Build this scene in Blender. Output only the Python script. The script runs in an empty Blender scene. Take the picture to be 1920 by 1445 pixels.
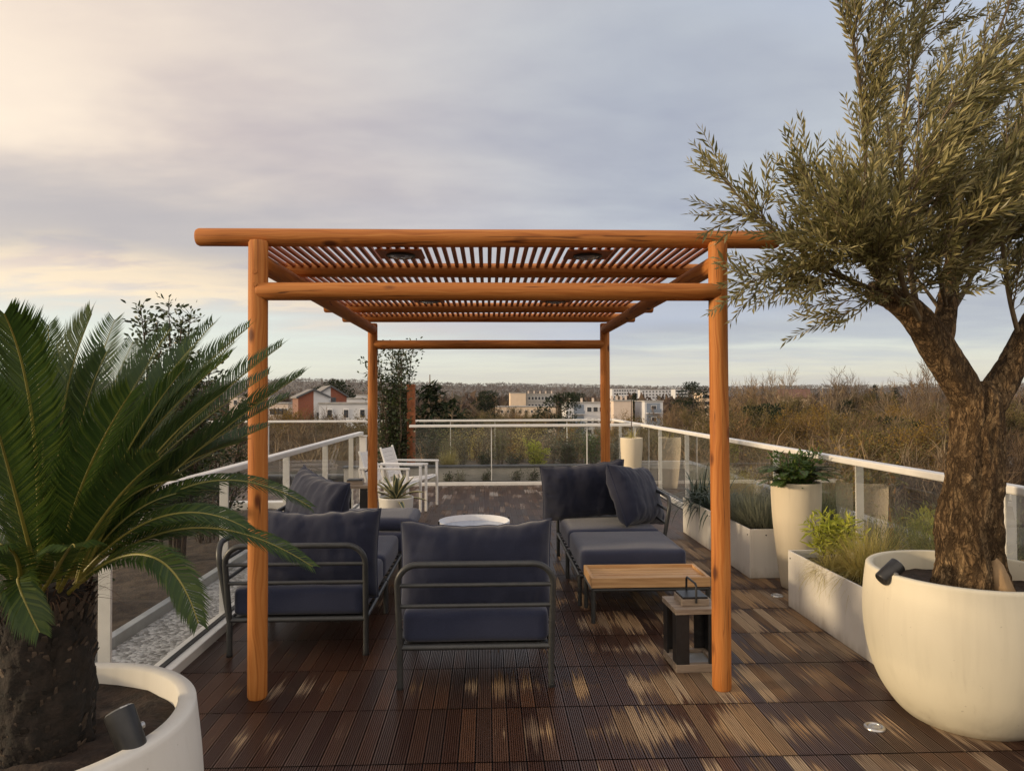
import bpy, math, random
from mathutils import Vector, Matrix, noise as mnoise
R = math.radians
rng = random.Random(7)
scene = bpy.context.scene
COL = scene.collection

# ------------------------------------------------------------------ camera
EYE = Vector((0, 0, 1.5))
F = 1300.0
CAMROT = (Matrix.Rotation(R(-2.0), 3, 'Z') @ Matrix.Rotation(R(91.04), 3, 'X') @ Matrix.Rotation(R(-0.22), 3, 'Z'))
cam_d = bpy.data.cameras.new('camera')
cam = bpy.data.objects.new('camera', cam_d)
COL.objects.link(cam)
cam.location = EYE
cam.rotation_euler = CAMROT.to_euler()
cam_d.sensor_width = 36.0
cam_d.lens = 36.0 * F / 1920.0
cam_d.clip_start = 0.05
cam_d.clip_end = 30000
scene.camera = cam


def ray(px, py):
    return CAMROT @ Vector(((px - 960) / F, -(py - 722.5) / F, -1.0))


def at(px, py, Y):
    d = ray(px, py)
    return EYE + d * (Y / d.y)


# ------------------------------------------------------------------ mesh builder
class MB:
    def __init__(s):
        s.v = []; s.f = []; s.m = []; s.sm = []; s.uv = []; s.has_uv = False

    def add(s, vs, fs, mi=0, smooth=False, uvs=None):
        o = len(s.v)
        s.v.extend([tuple(v) for v in vs])
        for k, f in enumerate(fs):
            s.f.append(tuple(i + o for i in f)); s.m.append(mi); s.sm.append(smooth)
            if uvs is not None:
                s.has_uv = True
                s.uv.append([uvs[k][j] for j in range(len(f))])
            else:
                s.uv.append([(0, 0)] * len(f))
        return s

    def box(s, c, d, mi=0, rot=None):
        x, y, z = d[0] / 2, d[1] / 2, d[2] / 2
        vs = [Vector(p) for p in ((-x, -y, -z), (x, -y, -z), (x, y, -z), (-x, y, -z), (-x, -y, z), (x, -y, z), (x, y, z), (-x, y, z))]
        if rot is not None:
            vs = [rot @ v for v in vs]
        c = Vector(c)
        return s.add([v + c for v in vs], [(3, 2, 1, 0), (4, 5, 6, 7), (0, 1, 5, 4), (1, 2, 6, 5), (2, 3, 7, 6), (3, 0, 4, 7)], mi)

    def b2(s, p, q, mi=0):
        return s.box([(a + b) / 2 for a, b in zip(p, q)], [abs(b - a) for a, b in zip(p, q)], mi)

    def tube(s, pts, r, n=12, mi=0, caps=True, smooth=True):
        pts = [Vector(p) for p in pts]
        if not hasattr(r, '__len__'):
            r = [r] * len(pts)
        t0 = (pts[1] - pts[0]).normalized()
        ref = Vector((0, 0, 1)) if abs(t0.z) < 0.9 else Vector((0, 1, 0))
        u = t0.cross(ref).normalized()
        vs, L, acc = [], [], 0.0
        for i, p in enumerate(pts):
            if i == 0: t = pts[1] - p
            elif i == len(pts) - 1: t = p - pts[i - 1]
            else: t = (pts[i + 1] - p).normalized() + (p - pts[i - 1]).normalized()
            if t.length < 1e-9: t = t0
            t = t.normalized()
            u = (u - t * u.dot(t))
            u = u.normalized() if u.length > 1e-6 else t.orthogonal().normalized()
            w = t.cross(u)
            if i: acc += (p - pts[i - 1]).length
            L.append(acc)
            for k in range(n):
                a = 2 * math.pi * k / n
                vs.append(p + (u * math.cos(a) + w * math.sin(a)) * r[i])
        fs, uvs = [], []
        rr = max(r)
        for i in range(len(pts) - 1):
            for k in range(n):
                k2 = (k + 1) % n
                fs.append((i * n + k, i * n + k2, (i + 1) * n + k2, (i + 1) * n + k))
                ua, ub = 2 * math.pi * rr * k / n, 2 * math.pi * rr * (k + 1) / n
                uvs.append(((ua, L[i]), (ub, L[i]), (ub, L[i + 1]), (ua, L[i + 1])))
        s.add(vs, fs, mi, smooth, uvs)
        if caps:
            a = [vs[k] for k in range(n)]; b = [vs[(len(pts) - 1) * n + k] for k in range(n)]
            s.add(a, [tuple(reversed(range(n)))], mi, False, [[(0.3 * math.cos(k), 0) for k in range(n)]])
            s.add(b, [tuple(range(n))], mi, False, [[(0.3 * math.cos(k), 0) for k in range(n)]])
        return s

    def lathe(s, prof, n=48, c=(0, 0, 0), mi=0, smooth=True):
        cx, cy, cz = c
        vs = []
        for (r, z) in prof:
            for k in range(n):
                a = 2 * math.pi * k / n
                vs.append((cx + r * math.cos(a), cy + r * math.sin(a), cz + z))
        fs = []
        for i in range(len(prof) - 1):
            for k in range(n):
                k2 = (k + 1) % n
                fs.append((i * n + k, i * n + k2, (i + 1) * n + k2, (i + 1) * n + k))
        return s.add(vs, fs, mi, smooth)

    def disc(s, c, r, n=32, mi=0):
        vs = [(c[0] + r * math.cos(2 * math.pi * k / n), c[1] + r * math.sin(2 * math.pi * k / n), c[2]) for k in range(n)]
        return s.add(vs, [tuple(range(n))], mi)

    def build(s, name, mats, parent=None, loc=None, bevel=0, auto=None):
        me = bpy.data.meshes.new(name)
        me.from_pydata(s.v, [], s.f)
        if not isinstance(mats, (list, tuple)): mats = [mats]
        for m in mats: me.materials.append(m)
        me.polygons.foreach_set('material_index', s.m)
        me.polygons.foreach_set('use_smooth', s.sm)
        if s.has_uv:
            ul = me.uv_layers.new(name='UVMap')
            flat = [c for f in s.uv for p in f for c in p]
            ul.data.foreach_set('uv', flat)
        me.update()
        o = bpy.data.objects.new(name, me)
        COL.objects.link(o)
        if parent is not None: o.parent = parent
        if loc is not None: o.location = loc
        if bevel:
            b = o.modifiers.new('bevel', 'BEVEL'); b.width = bevel; b.segments = 2; b.limit_method = 'ANGLE'; b.angle_limit = R(40)
        return o


def tag(o, label=None, cat=None, group=None, kind=None):
    if label: o['label'] = label
    if cat: o['category'] = cat
    if group: o['group'] = group
    if kind: o['kind'] = kind
    return o


def thing(name, label, cat, loc=(0, 0, 0), rz=0.0, group=None):
    o = bpy.data.objects.new(name, None)
    o.empty_display_size = 0.1
    COL.objects.link(o)
    o.location = loc; o.rotation_euler = (0, 0, rz)
    return tag(o, label, cat, group)


def copy_tree(o, parent=None):
    c = o.copy(); COL.objects.link(c); c.parent = parent
    for ch in list(o.children):
        copy_tree(ch, c)
    return c


# ------------------------------------------------------------------ node helper
class G:
    def __init__(s, nt): s.nt = nt

    def n(s, t, ins=None, **kw):
        nd = s.nt.nodes.new(t)
        for k, v in kw.items(): setattr(nd, k, v)
        for k, v in (ins or {}).items(): s.set(nd.inputs[k], v)
        return nd

    def set(s, sock, v):
        if isinstance(v, bpy.types.NodeSocket): s.nt.links.new(v, sock)
        elif isinstance(v, bpy.types.Node): s.nt.links.new(v.outputs[0], sock)
        else:
            if sock.type == 'RGBA' and hasattr(v, '__len__') and len(v) == 3: v = (*v, 1)
            sock.default_value = v

    def math(s, op, a, b=0.0, c=None, clamp=False):
        ins = {0: a, 1: b}
        if c is not None: ins[2] = c
        return s.n('ShaderNodeMath', ins, operation=op, use_clamp=clamp).outputs[0]

    def sstep(s, x, lo, hi):
        return s.n('ShaderNodeMapRange', {'Value': x, 'From Min': lo, 'From Max': hi}, interpolation_type='SMOOTHSTEP', clamp=True).outputs[0]

    def lin(s, x, lo, hi, a=0.0, b=1.0):
        return s.n('ShaderNodeMapRange', {'Value': x, 'From Min': lo, 'From Max': hi, 'To Min': a, 'To Max': b}, clamp=True).outputs[0]

    def mix(s, f, a, b, mode='MIX'):
        nd = s.n('ShaderNodeMix', data_type='RGBA', blend_type=mode)
        s.set(nd.inputs[0], f); s.set(nd.inputs[6], a); s.set(nd.inputs[7], b)
        return nd.outputs[2]

    def noise(s, vec, scale, detail=3.0, rough=0.55, dist=0.0):
        nd = s.n('ShaderNodeTexNoise', {'Scale': scale, 'Detail': detail, 'Roughness': rough, 'Distortion': dist})
        if vec is not None: s.set(nd.inputs['Vector'], vec)
        return nd.outputs[0]

    def ramp(s, f, stops):
        nd = s.n('ShaderNodeValToRGB')
        s.set(nd.inputs[0], f)
        cr = nd.color_ramp
        while len(cr.elements) < len(stops): cr.elements.new(0.5)
        for e, (p, c) in zip(cr.elements, stops):
            e.position = p; e.color = (*c, 1) if len(c) == 3 else c
        return nd.outputs[0]

    def mapping(s, vec, scale=(1, 1, 1), rot=(0, 0, 0), loc=(0, 0, 0)):
        return s.n('ShaderNodeMapping', {'Vector': vec, 'Scale': scale, 'Rotation': rot, 'Location': loc}).outputs[0]

    def obj(s): return s.n('ShaderNodeTexCoord').outputs['Object']
    def pos(s): return s.n('ShaderNodeNewGeometry').outputs['Position']
    def uv(s): return s.n('ShaderNodeTexCoord').outputs['UV']
    def island(s): return s.n('ShaderNodeNewGeometry').outputs['Random Per Island']

    def bump(s, h, strength=0.3, dist=0.01):
        return s.n('ShaderNodeBump', {'Height': h, 'Strength': strength, 'Distance': dist}).outputs[0]


def mat(name):
    m = bpy.data.materials.new(name); m.use_nodes = True
    nt = m.node_tree
    for n in list(nt.nodes): nt.nodes.remove(n)
    g = G(nt)
    out = g.n('ShaderNodeOutputMaterial')
    p = g.n('ShaderNodeBsdfPrincipled')
    nt.links.new(p.outputs[0], out.inputs['Surface'])
    g.out = out; g.p = p

    def setp(**kw):
        for k, v in kw.items(): g.set(p.inputs[k.replace('_', ' ')], v)
    g.setp = setp
    return m, g


def simple(name, c1, c2, scale=6.0, rough=0.6, bump=0.0, bscale=None, metal=0.0, detail=4.0, spec=0.5, stretch=(1, 1, 1), world=False):
    """two-tone noise colour with optional bump"""
    m, g = mat(name)
    v = g.pos() if world else g.obj()
    v = g.mapping(v, stretch)
    f = g.noise(v, scale, detail)
    f2 = g.sstep(f, 0.3, 0.7)
    g.setp(Base_Color=g.mix(f2, c1, c2), Roughness=rough, Metallic=metal, Specular_IOR_Level=spec)
    if bump:
        g.setp(Normal=g.bump(g.noise(v, bscale or scale * 6, 5.0), bump, 0.01))
    return m


def leafmat(name, c1, c2, c3=None, rough=0.45, trans=0.25, spec=0.4):
    """leaves: colour per leaf, some light passing through"""
    m, g = mat(name)
    r = g.island()
    stops = [(0.0, c1), (0.55, c2)] + ([(1.0, c3)] if c3 else [])
    col = g.ramp(r, stops)
    f = g.noise(g.pos(), 3.0, 2.0)
    col = g.mix(g.lin(f, 0.3, 0.7, 0.0, 0.5), col, g.mix(0.5, c1, c2))
    g.setp(Base_Color=col, Roughness=rough, Specular_IOR_Level=spec)
    tr = g.n('ShaderNodeBsdfTranslucent', {'Color': col})
    mx = g.n('ShaderNodeMixShader', {0: trans, 1: g.p.outputs[0], 2: tr.outputs[0]})
    g.nt.links.new(mx.outputs[0], g.out.inputs['Surface'])
    return m


M = {}
# stained round timber: grain along v, knots
m, g = mat('stained_pine'); M['pine'] = m
uv = g.uv()
oi = g.n('ShaderNodeObjectInfo').outputs['Random']
uvs = g.n('ShaderNodeVectorMath', {0: uv, 1: g.n('ShaderNodeCombineXYZ', {0: g.math('MULTIPLY', oi, 9.0), 1: g.math('MULTIPLY', oi, 37.0), 2: g.math('MULTIPLY', oi, 5.0)})}, operation='ADD').outputs[0]
warp = g.noise(g.mapping(uvs, (4, 1.2, 1)), 1.5, 2.0)
gv = g.n('ShaderNodeVectorMath', {0: g.mapping(uvs, (70, 1.3, 1)), 1: g.n('ShaderNodeCombineXYZ', {0: g.math('MULTIPLY', warp, 7.0)})}, operation='ADD').outputs[0]
grain = g.noise(gv, 1.0, 4.0, 0.6)
vor = g.n('ShaderNodeTexVoronoi', {'Vector': g.mapping(uvs, (8.5, 4.2, 1)), 'Scale': 1.0, 'Randomness': 1.0}, feature='F1')
kn = g.sstep(g.math('ADD', vor.outputs['Distance'], g.math('MULTIPLY', grain, 0.08)), 0.27, 0.12)
kn = g.math('MULTIPLY', kn, g.sstep(g.n('ShaderNodeSeparateColor', {0: vor.outputs['Color']}).outputs[0], 0.42, 0.5))
col = g.ramp(grain, [(0.25, (0.20, 0.056, 0.012)), (0.45, (0.42, 0.148, 0.032)), (0.75, (0.56, 0.245, 0.070))])
blot = g.noise(g.mapping(uvs, (3, 1.0, 1)), 2.0, 3.0)
col = g.mix(g.lin(blot, 0.35, 0.7, 0.0, 0.45), col, (0.36, 0.115, 0.022))
col = g.mix(g.math('MULTIPLY', kn, 0.92), col, (0.085, 0.022, 0.007))
crk = g.noise(g.mapping(uvs, (26, 0.55, 1)), 1.0, 2.0, 0.4)
crk = g.math('MULTIPLY', g.sstep(g.math('ABSOLUTE', g.math('SUBTRACT', crk, 0.5)), 0.012, 0.003), g.sstep(blot, 0.46, 0.56))
col = g.mix(g.math('MULTIPLY', crk, 0.8), col, (0.06, 0.018, 0.007))
g.setp(Base_Color=col, Roughness=g.lin(grain, 0.3, 0.7, 0.58, 0.72), Specular_IOR_Level=0.25, Normal=g.bump(g.math('SUBTRACT', grain, g.math('MULTIPLY', crk, 0.8)), 0.25, 0.004))

# roof slats / planks of the same timber, lit mostly from above
M['slat'] = simple('stained_slat', (0.30, 0.085, 0.022), (0.42, 0.13, 0.03), 5, 0.6, 0.1, 30, stretch=(8, 0.6, 8))

# decking
m, g = mat('grooved_deck_wood'); M['deck'] = m
uvn = g.n('ShaderNodeSeparateXYZ', {0: g.uv()})
v = uvn.outputs[1]
P = g.pos(); sp = g.n('ShaderNodeSeparateXYZ', {0: P}); X, Y = sp.outputs[0], sp.outputs[1]
rnd = g.n('ShaderNodeAttribute', attribute_name='rnd').outputs['Fac']
rnd2 = g.math('FRACT', g.math('MULTIPLY', rnd, 17.13))
rnd3 = g.math('FRACT', g.math('MULTIPLY', rnd, 61.7))
ridge = g.noise(g.n('ShaderNodeCombineXYZ', {0: g.math('MULTIPLY', X, 95.0), 1: g.math('MULTIPLY', Y, 1.4), 2: g.math('MULTIPLY', rnd, 20.0)}), 1.0, 2.0)
fib = g.noise(g.n('ShaderNodeCombineXYZ', {0: g.math('MULTIPLY', X, 260.0), 1: g.math('MULTIPLY', Y, 7.0), 2: rnd}), 1.0, 3.0)
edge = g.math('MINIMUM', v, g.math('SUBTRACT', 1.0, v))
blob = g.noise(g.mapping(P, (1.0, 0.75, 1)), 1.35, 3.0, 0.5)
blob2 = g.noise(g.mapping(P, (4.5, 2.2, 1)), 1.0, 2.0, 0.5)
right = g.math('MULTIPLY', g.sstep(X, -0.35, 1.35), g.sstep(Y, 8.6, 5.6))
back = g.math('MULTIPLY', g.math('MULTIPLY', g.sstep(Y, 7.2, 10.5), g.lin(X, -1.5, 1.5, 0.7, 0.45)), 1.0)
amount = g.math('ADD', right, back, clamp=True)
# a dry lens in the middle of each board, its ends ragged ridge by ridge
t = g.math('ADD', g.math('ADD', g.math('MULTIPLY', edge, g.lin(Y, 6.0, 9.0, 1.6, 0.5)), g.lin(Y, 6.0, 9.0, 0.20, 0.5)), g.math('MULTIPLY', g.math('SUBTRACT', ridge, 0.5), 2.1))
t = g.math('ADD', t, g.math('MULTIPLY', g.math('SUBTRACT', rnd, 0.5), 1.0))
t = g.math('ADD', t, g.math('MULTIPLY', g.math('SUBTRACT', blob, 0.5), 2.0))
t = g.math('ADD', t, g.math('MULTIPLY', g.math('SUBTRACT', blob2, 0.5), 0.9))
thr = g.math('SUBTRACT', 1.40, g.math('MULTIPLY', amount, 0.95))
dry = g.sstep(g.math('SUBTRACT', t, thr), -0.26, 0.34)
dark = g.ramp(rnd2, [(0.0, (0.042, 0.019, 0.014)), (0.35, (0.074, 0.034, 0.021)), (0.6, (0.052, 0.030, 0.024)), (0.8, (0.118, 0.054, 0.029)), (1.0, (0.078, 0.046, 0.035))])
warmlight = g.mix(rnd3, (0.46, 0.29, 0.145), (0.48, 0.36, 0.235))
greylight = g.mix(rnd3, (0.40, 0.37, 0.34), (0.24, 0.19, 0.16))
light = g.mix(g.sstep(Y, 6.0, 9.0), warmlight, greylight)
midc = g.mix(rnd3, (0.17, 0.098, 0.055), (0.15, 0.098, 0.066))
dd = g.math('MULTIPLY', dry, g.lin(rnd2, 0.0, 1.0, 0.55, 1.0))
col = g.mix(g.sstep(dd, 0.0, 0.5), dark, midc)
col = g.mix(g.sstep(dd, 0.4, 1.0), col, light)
col = g.mix(g.lin(fib, 0.3, 0.75, 0.0, 0.45), col, (0.03, 0.018, 0.013))
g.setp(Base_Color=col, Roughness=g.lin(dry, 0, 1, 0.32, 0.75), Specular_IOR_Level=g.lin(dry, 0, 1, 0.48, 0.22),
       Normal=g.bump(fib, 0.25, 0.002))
M['deck_under'] = simple('deck_underlay', (0.012, 0.010, 0.009), (0.02, 0.016, 0.013), 20, 0.9)

# fabric
def fabric(name, c1, c2):
    m, g = mat(name)
    o = g.obj()
    w1 = g.n('ShaderNodeTexWave', {'Vector': o, 'Scale': 260.0, 'Distortion': 1.5}, bands_direction='X').outputs[0]
    w2 = g.n('ShaderNodeTexWave', {'Vector': o, 'Scale': 260.0, 'Distortion': 1.5}, bands_direction='DIAGONAL').outputs[0]
    h = g.math('ADD', w1, w2)
    f = g.noise(o, 3.5, 4.0)
    fine = g.noise(o, 420.0, 2.0)
    col = g.mix(g.sstep(f, 0.3, 0.7), c1, c2)
    col = g.mix(g.lin(fine, 0.35, 0.65, 0.0, 0.4), col, [x * 1.9 for x in c2])
    big = g.noise(o, 9.0, 3.0)
    g.setp(Base_Color=col, Roughness=0.9, Sheen_Weight=0.25, Sheen_Roughness=0.5, Specular_IOR_Level=0.2)
    hh = g.math('ADD', g.math('MULTIPLY', h, 0.12), g.math('MULTIPLY', big, 0.6))
    g.setp(Normal=g.bump(hh, 0.16, 0.010))
    return m
M['fabric'] = fabric('navy_canvas', (0.018, 0.0225, 0.046), (0.025, 0.030, 0.058))
M['fabric_back'] = fabric('shaded_navy_canvas', (0.012, 0.014, 0.029), (0.017, 0.020, 0.038))  # same navy canvas, shade on the cushion backs put into its colour
M['metal'] = simple('charcoal_powder_coat', (0.030, 0.032, 0.033), (0.040, 0.041, 0.041), 30, 0.42, 0.05, 300)
M['metal_black'] = simple('black_metal', (0.012, 0.012, 0.013), (0.020, 0.020, 0.021), 30, 0.4, 0.04, 300)
m, g = mat('teak_slats'); M['teak'] = m
o = g.obj()
gr = g.noise(g.mapping(o, (3.0, 60, 60)), 1.0, 4.0)
g.setp(Base_Color=g.ramp(gr, [(0.25, (0.38, 0.20, 0.08)), (0.55, (0.56, 0.335, 0.155)), (0.8, (0.66, 0.43, 0.22))]), Roughness=0.5, Normal=g.bump(gr, 0.15, 0.003))
m, g = mat('weathered_teak'); M['greywood'] = m
o = g.obj()
gr = g.noise(g.mapping(o, (6.0, 60, 60)), 1.0, 4.0)
g.setp(Base_Color=g.ramp(gr, [(0.25, (0.17, 0.125, 0.09)), (0.55, (0.30, 0.235, 0.175)), (0.8, (0.38, 0.31, 0.24))]), Roughness=0.65, Normal=g.bump(gr, 0.2, 0.003))


def concrete(name, c, warm, speck=True, rough=0.7):
    m, g = mat(name)
    o = g.obj()
    f = g.noise(g.mapping(o, (1, 1, 0.35)), 3.0, 5.0, 0.6)
    st = g.noise(g.mapping(o, (9, 9, 0.5)), 1.6, 3.0)
    col = g.mix(g.lin(f, 0.3, 0.7), c, warm)
    col = g.mix(g.lin(st, 0.5, 0.8, 0, 0.35), col, [x * 0.72 for x in warm])
    zz = g.n('ShaderNodeSeparateXYZ', {0: o}).outputs[2]
    splash = g.sstep(g.math('ADD', zz, g.math('MULTIPLY', g.noise(g.mapping(o, (1, 1, 0.4)), 11.0, 5.0, 0.65), 0.16)), 0.17, 0.05)
    col = g.mix(g.math('MULTIPLY', splash, 0.55), col, (0.30, 0.24, 0.17))
    drip = g.math('MULTIPLY', g.sstep(g.noise(g.mapping(o, (15, 15, 0.6)), 1.3, 3.0), 0.60, 0.72), g.sstep(g.noise(o, 2.5, 2.0), 0.45, 0.65))
    col = g.mix(g.math('MULTIPLY', drip, 0.40), col, (0.40, 0.34, 0.25))
    pit = g.noise(o, 130.0, 2.0)
    sp = g.sstep(g.noise(o, 55.0, 1.0), 0.765, 0.79)
    col = g.mix(g.math('MULTIPLY', sp, 0.4 if speck else 0.0), col, (0.25, 0.21, 0.16))
    g.setp(Base_Color=col, Roughness=rough, Specular_IOR_Level=0.3, Normal=g.bump(g.math('ADD', g.math('MULTIPLY', pit, 0.35), f), 0.14, 0.006))
    return m
M['white_pot'] = concrete('white_fibre_concrete', (0.72, 0.70, 0.66), (0.66, 0.63, 0.57))
M['cream_pot'] = concrete('cream_fibre_concrete', (0.66, 0.61, 0.48), (0.60, 0.55, 0.425))
M['tall_pot'] = concrete('sand_fibre_concrete', (0.64, 0.565, 0.43), (0.58, 0.505, 0.375), False)
M['box_pot'] = concrete('white_planter_panel', (0.74, 0.71, 0.66), (0.70, 0.66, 0.59), True, 0.55)
M['rail'] = simple('white_aluminium', (0.68, 0.66, 0.62), (0.74, 0.72, 0.68), 8, 0.4, 0.03, 200)
M['white_paint'] = simple('white_paint', (0.76, 0.74, 0.71), (0.80, 0.78, 0.75), 12, 0.4)
M['strap'] = simple('white_mesh_fabric', (0.62, 0.58, 0.55), (0.70, 0.66, 0.62), 60, 0.7, 0.2, 600)
M['soil'] = simple('dark_soil', (0.018, 0.011, 0.007), (0.05, 0.03, 0.02), 22, 0.95, 0.8, 60)
M['bed_soil'] = simple('planting_bed_soil', (0.034, 0.023, 0.015), (0.085, 0.06, 0.038), 9, 0.95, 0.9, 40)
m, g = mat('white_gravel'); M['gravel'] = m
vo = g.n('ShaderNodeTexVoronoi', {'Vector': g.obj(), 'Scale': 42.0})
g.setp(Base_Color=g.ramp(vo.outputs['Color'], [(0.2, (0.22, 0.21, 0.19)), (0.8, (0.6, 0.58, 0.55))]), Roughness=0.8,
       Normal=g.bump(g.math('SUBTRACT', 1.0, vo.outputs['Distance']), 1.0, 0.02))
M['zinc'] = simple('zinc_edging', (0.30, 0.31, 0.31), (0.38, 0.39, 0.39), 6, 0.5)

# glass panes: clear sheet with a mirror film and a trace of dust
m, g = mat('clear_balustrade_glass'); M['glass'] = m
tr = g.n('ShaderNodeBsdfTransparent', {'Color': (0.915, 0.93, 0.92)})
gl = g.n('ShaderNodeBsdfGlossy', {'Color': (1, 1, 1), 'Roughness': 0.0})
fr = g.n('ShaderNodeFresnel', {'IOR': 1.5})
df = g.n('ShaderNodeBsdfDiffuse', {'Color': (0.55, 0.54, 0.5)})
dust = g.lin(g.noise(g.mapping(g.pos(), (2, 2, 9)), 1.0, 4.0), 0.35, 0.75, 0.015, 0.07)
a = g.n('ShaderNodeMixShader', {0: g.math('MULTIPLY', fr.outputs[0], 0.40), 1: tr.outputs[0], 2: gl.outputs[0]})
b = g.n('ShaderNodeMixShader', {0: dust, 1: a.outputs[0], 2: df.outputs[0]})
g.nt.links.new(b.outputs[0], g.out.inputs['Surface'])

m, g = mat('lamp_lens'); M['lens'] = m
vo = g.n('ShaderNodeTexVoronoi', {'Vector': g.obj(), 'Scale': 60.0})
g.setp(Base_Color=(0.45, 0.46, 0.47), Roughness=0.2, Metallic=0.6, Normal=g.bump(vo.outputs['Distance'], 0.6, 0.004))
M['steel'] = simple('brushed_steel', (0.45, 0.44, 0.43), (0.55, 0.54, 0.53), 40, 0.3, 0.0, metal=0.9)
M['tray_floor'] = simple('blue_grey_enamel', (0.36, 0.42, 0.54), (0.40, 0.46, 0.57), 5, 0.2)
M['tray_white'] = simple('white_enamel', (0.70, 0.72, 0.76), (0.74, 0.75, 0.78), 5, 0.15)

# plants
M['palm_leaf'] = leafmat('cycad_leaflets', (0.026, 0.052, 0.013), (0.042, 0.076, 0.015), (0.095, 0.130, 0.022), 0.46, 0.34, 0.32)
M['palm_rib'] = simple('cycad_midrib', (0.16, 0.15, 0.025), (0.24, 0.20, 0.04), 6, 0.5)
M['palm_trunk'] = simple('cycad_trunk', (0.008, 0.006, 0.004), (0.026, 0.018, 0.013), 26, 0.95, 0.9, 60)
m, g = mat('cycad_leaf_bases'); M['scale_tip'] = m
g.setp(Base_Color=g.ramp(g.island(), [(0.0, (0.008, 0.006, 0.004)), (0.6, (0.035, 0.024, 0.016)), (0.9, (0.085, 0.06, 0.042)), (1.0, (0.15, 0.11, 0.08))]), Roughness=0.9, Normal=g.bump(g.noise(g.obj(), 90.0, 3.0), 0.5, 0.005))
M['fibre'] = simple('cycad_fibre', (0.12, 0.06, 0.028), (0.07, 0.035, 0.017), 10, 0.9)
m, g = mat('olive_bark'); M['bark'] = m
o = g.obj()
f1 = g.noise(g.mapping(o, (1, 1, 0.30)), 26.0, 6.0, 0.65, 0.6)
f2 = g.noise(g.mapping(o, (1, 1, 0.5)), 7.0, 4.0)
wv = g.n('ShaderNodeVectorMath', {0: o, 1: g.n('ShaderNodeVectorMath', {0: g.n('ShaderNodeTexNoise', {'Vector': o, 'Scale': 9.0, 'Detail': 3.0}).outputs['Color'], 1: (0.10, 0.10, 0.10)}, operation='MULTIPLY')}, operation='ADD').outputs[0]
c1 = g.noise(g.mapping(wv, (1, 1, 0.20)), 30.0, 4.0, 0.6)
c2 = g.noise(g.mapping(wv, (1, 1, 0.28)), 66.0, 3.0, 0.6)
k1 = g.sstep(g.math('ABSOLUTE', g.math('SUBTRACT', c1, 0.5)), 0.0, 0.075)
k2 = g.sstep(g.math('ABSOLUTE', g.math('SUBTRACT', c2, 0.5)), 0.0, 0.07)
crack = g.math('MULTIPLY', k1, g.lin(k2, 0, 1, 0.55, 1.0))
col = g.ramp(f1, [(0.28, (0.06, 0.036, 0.018)), (0.5, (0.19, 0.12, 0.06)), (0.72, (0.40, 0.275, 0.145))])
col = g.mix(g.lin(f2, 0.4, 0.7, 0, 0.5), col, (0.11, 0.075, 0.04))
col = g.mix(g.math('MULTIPLY', g.math('SUBTRACT', 1.0, crack), 0.75), col, (0.025, 0.015, 0.008))
g.setp(Base_Color=col, Roughness=0.9, Specular_IOR_Level=0.2, Normal=g.bump(g.math('ADD', g.math('MULTIPLY', crack, 0.8), f1), 0.9, 0.018))
M['bare_wood'] = simple('bare_cut_wood', (0.20, 0.125, 0.06), (0.36, 0.24, 0.125), 14, 0.8, 0.4, 40, stretch=(1, 1, 0.3))
M['olive_leaf'] = leafmat('olive_leaves', (0.105, 0.104, 0.040), (0.25, 0.220, 0.085), (0.56, 0.48, 0.23), 0.36, 0.34)
M['twig'] = simple('olive_twig', (0.10, 0.072, 0.04), (0.17, 0.125, 0.07), 20, 0.85)
M['dark_leaf'] = leafmat('evergreen_leaves', (0.020, 0.032, 0.012), (0.038, 0.056, 0.017), (0.075, 0.095, 0.030), 0.33, 0.18)
M['fern_leaf'] = leafmat('fern_leaves', (0.036, 0.075, 0.018), (0.070, 0.125, 0.026), (0.15, 0.19, 0.04), 0.5, 0.3)
M['lime_leaf'] = leafmat('lime_yellow_leaves', (0.28, 0.32, 0.035), (0.46, 0.48, 0.06), (0.60, 0.57, 0.11), 0.5, 0.35)
M['straw'] = leafmat('straw_grass', (0.32, 0.26, 0.08), (0.50, 0.41, 0.15), (0.38, 0.38, 0.11), 0.6, 0.3)
M['grey_leaf'] = leafmat('grey_green_leaves', (0.11, 0.12, 0.08), (0.19, 0.20, 0.14), (0.28, 0.27, 0.19), 0.7, 0.2)
M['wisp'] = leafmat('wispy_green_stems', (0.10, 0.12, 0.045), (0.18, 0.19, 0.075), (0.26, 0.25, 0.12), 0.7, 0.3)
M['strappy'] = leafmat('dark_strap_leaves', (0.032, 0.05, 0.030), (0.058, 0.08, 0.046), (0.11, 0.13, 0.08), 0.35, 0.15)
M['agave'] = simple('agave_green', (0.055, 0.075, 0.045), (0.085, 0.11, 0.07), 9, 0.5)
M['agave_edge'] = simple('agave_cream_margin', (0.40, 0.36, 0.17), (0.48, 0.43, 0.22), 9, 0.5)
M['stem'] = simple('brown_stem', (0.05, 0.034, 0.022), (0.09, 0.062, 0.04), 20, 0.9)
M['corten'] = simple('rusty_wood_pillar', (0.20, 0.062, 0.022), (0.34, 0.12, 0.045), 14, 0.85, 0.4, 50)
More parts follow.
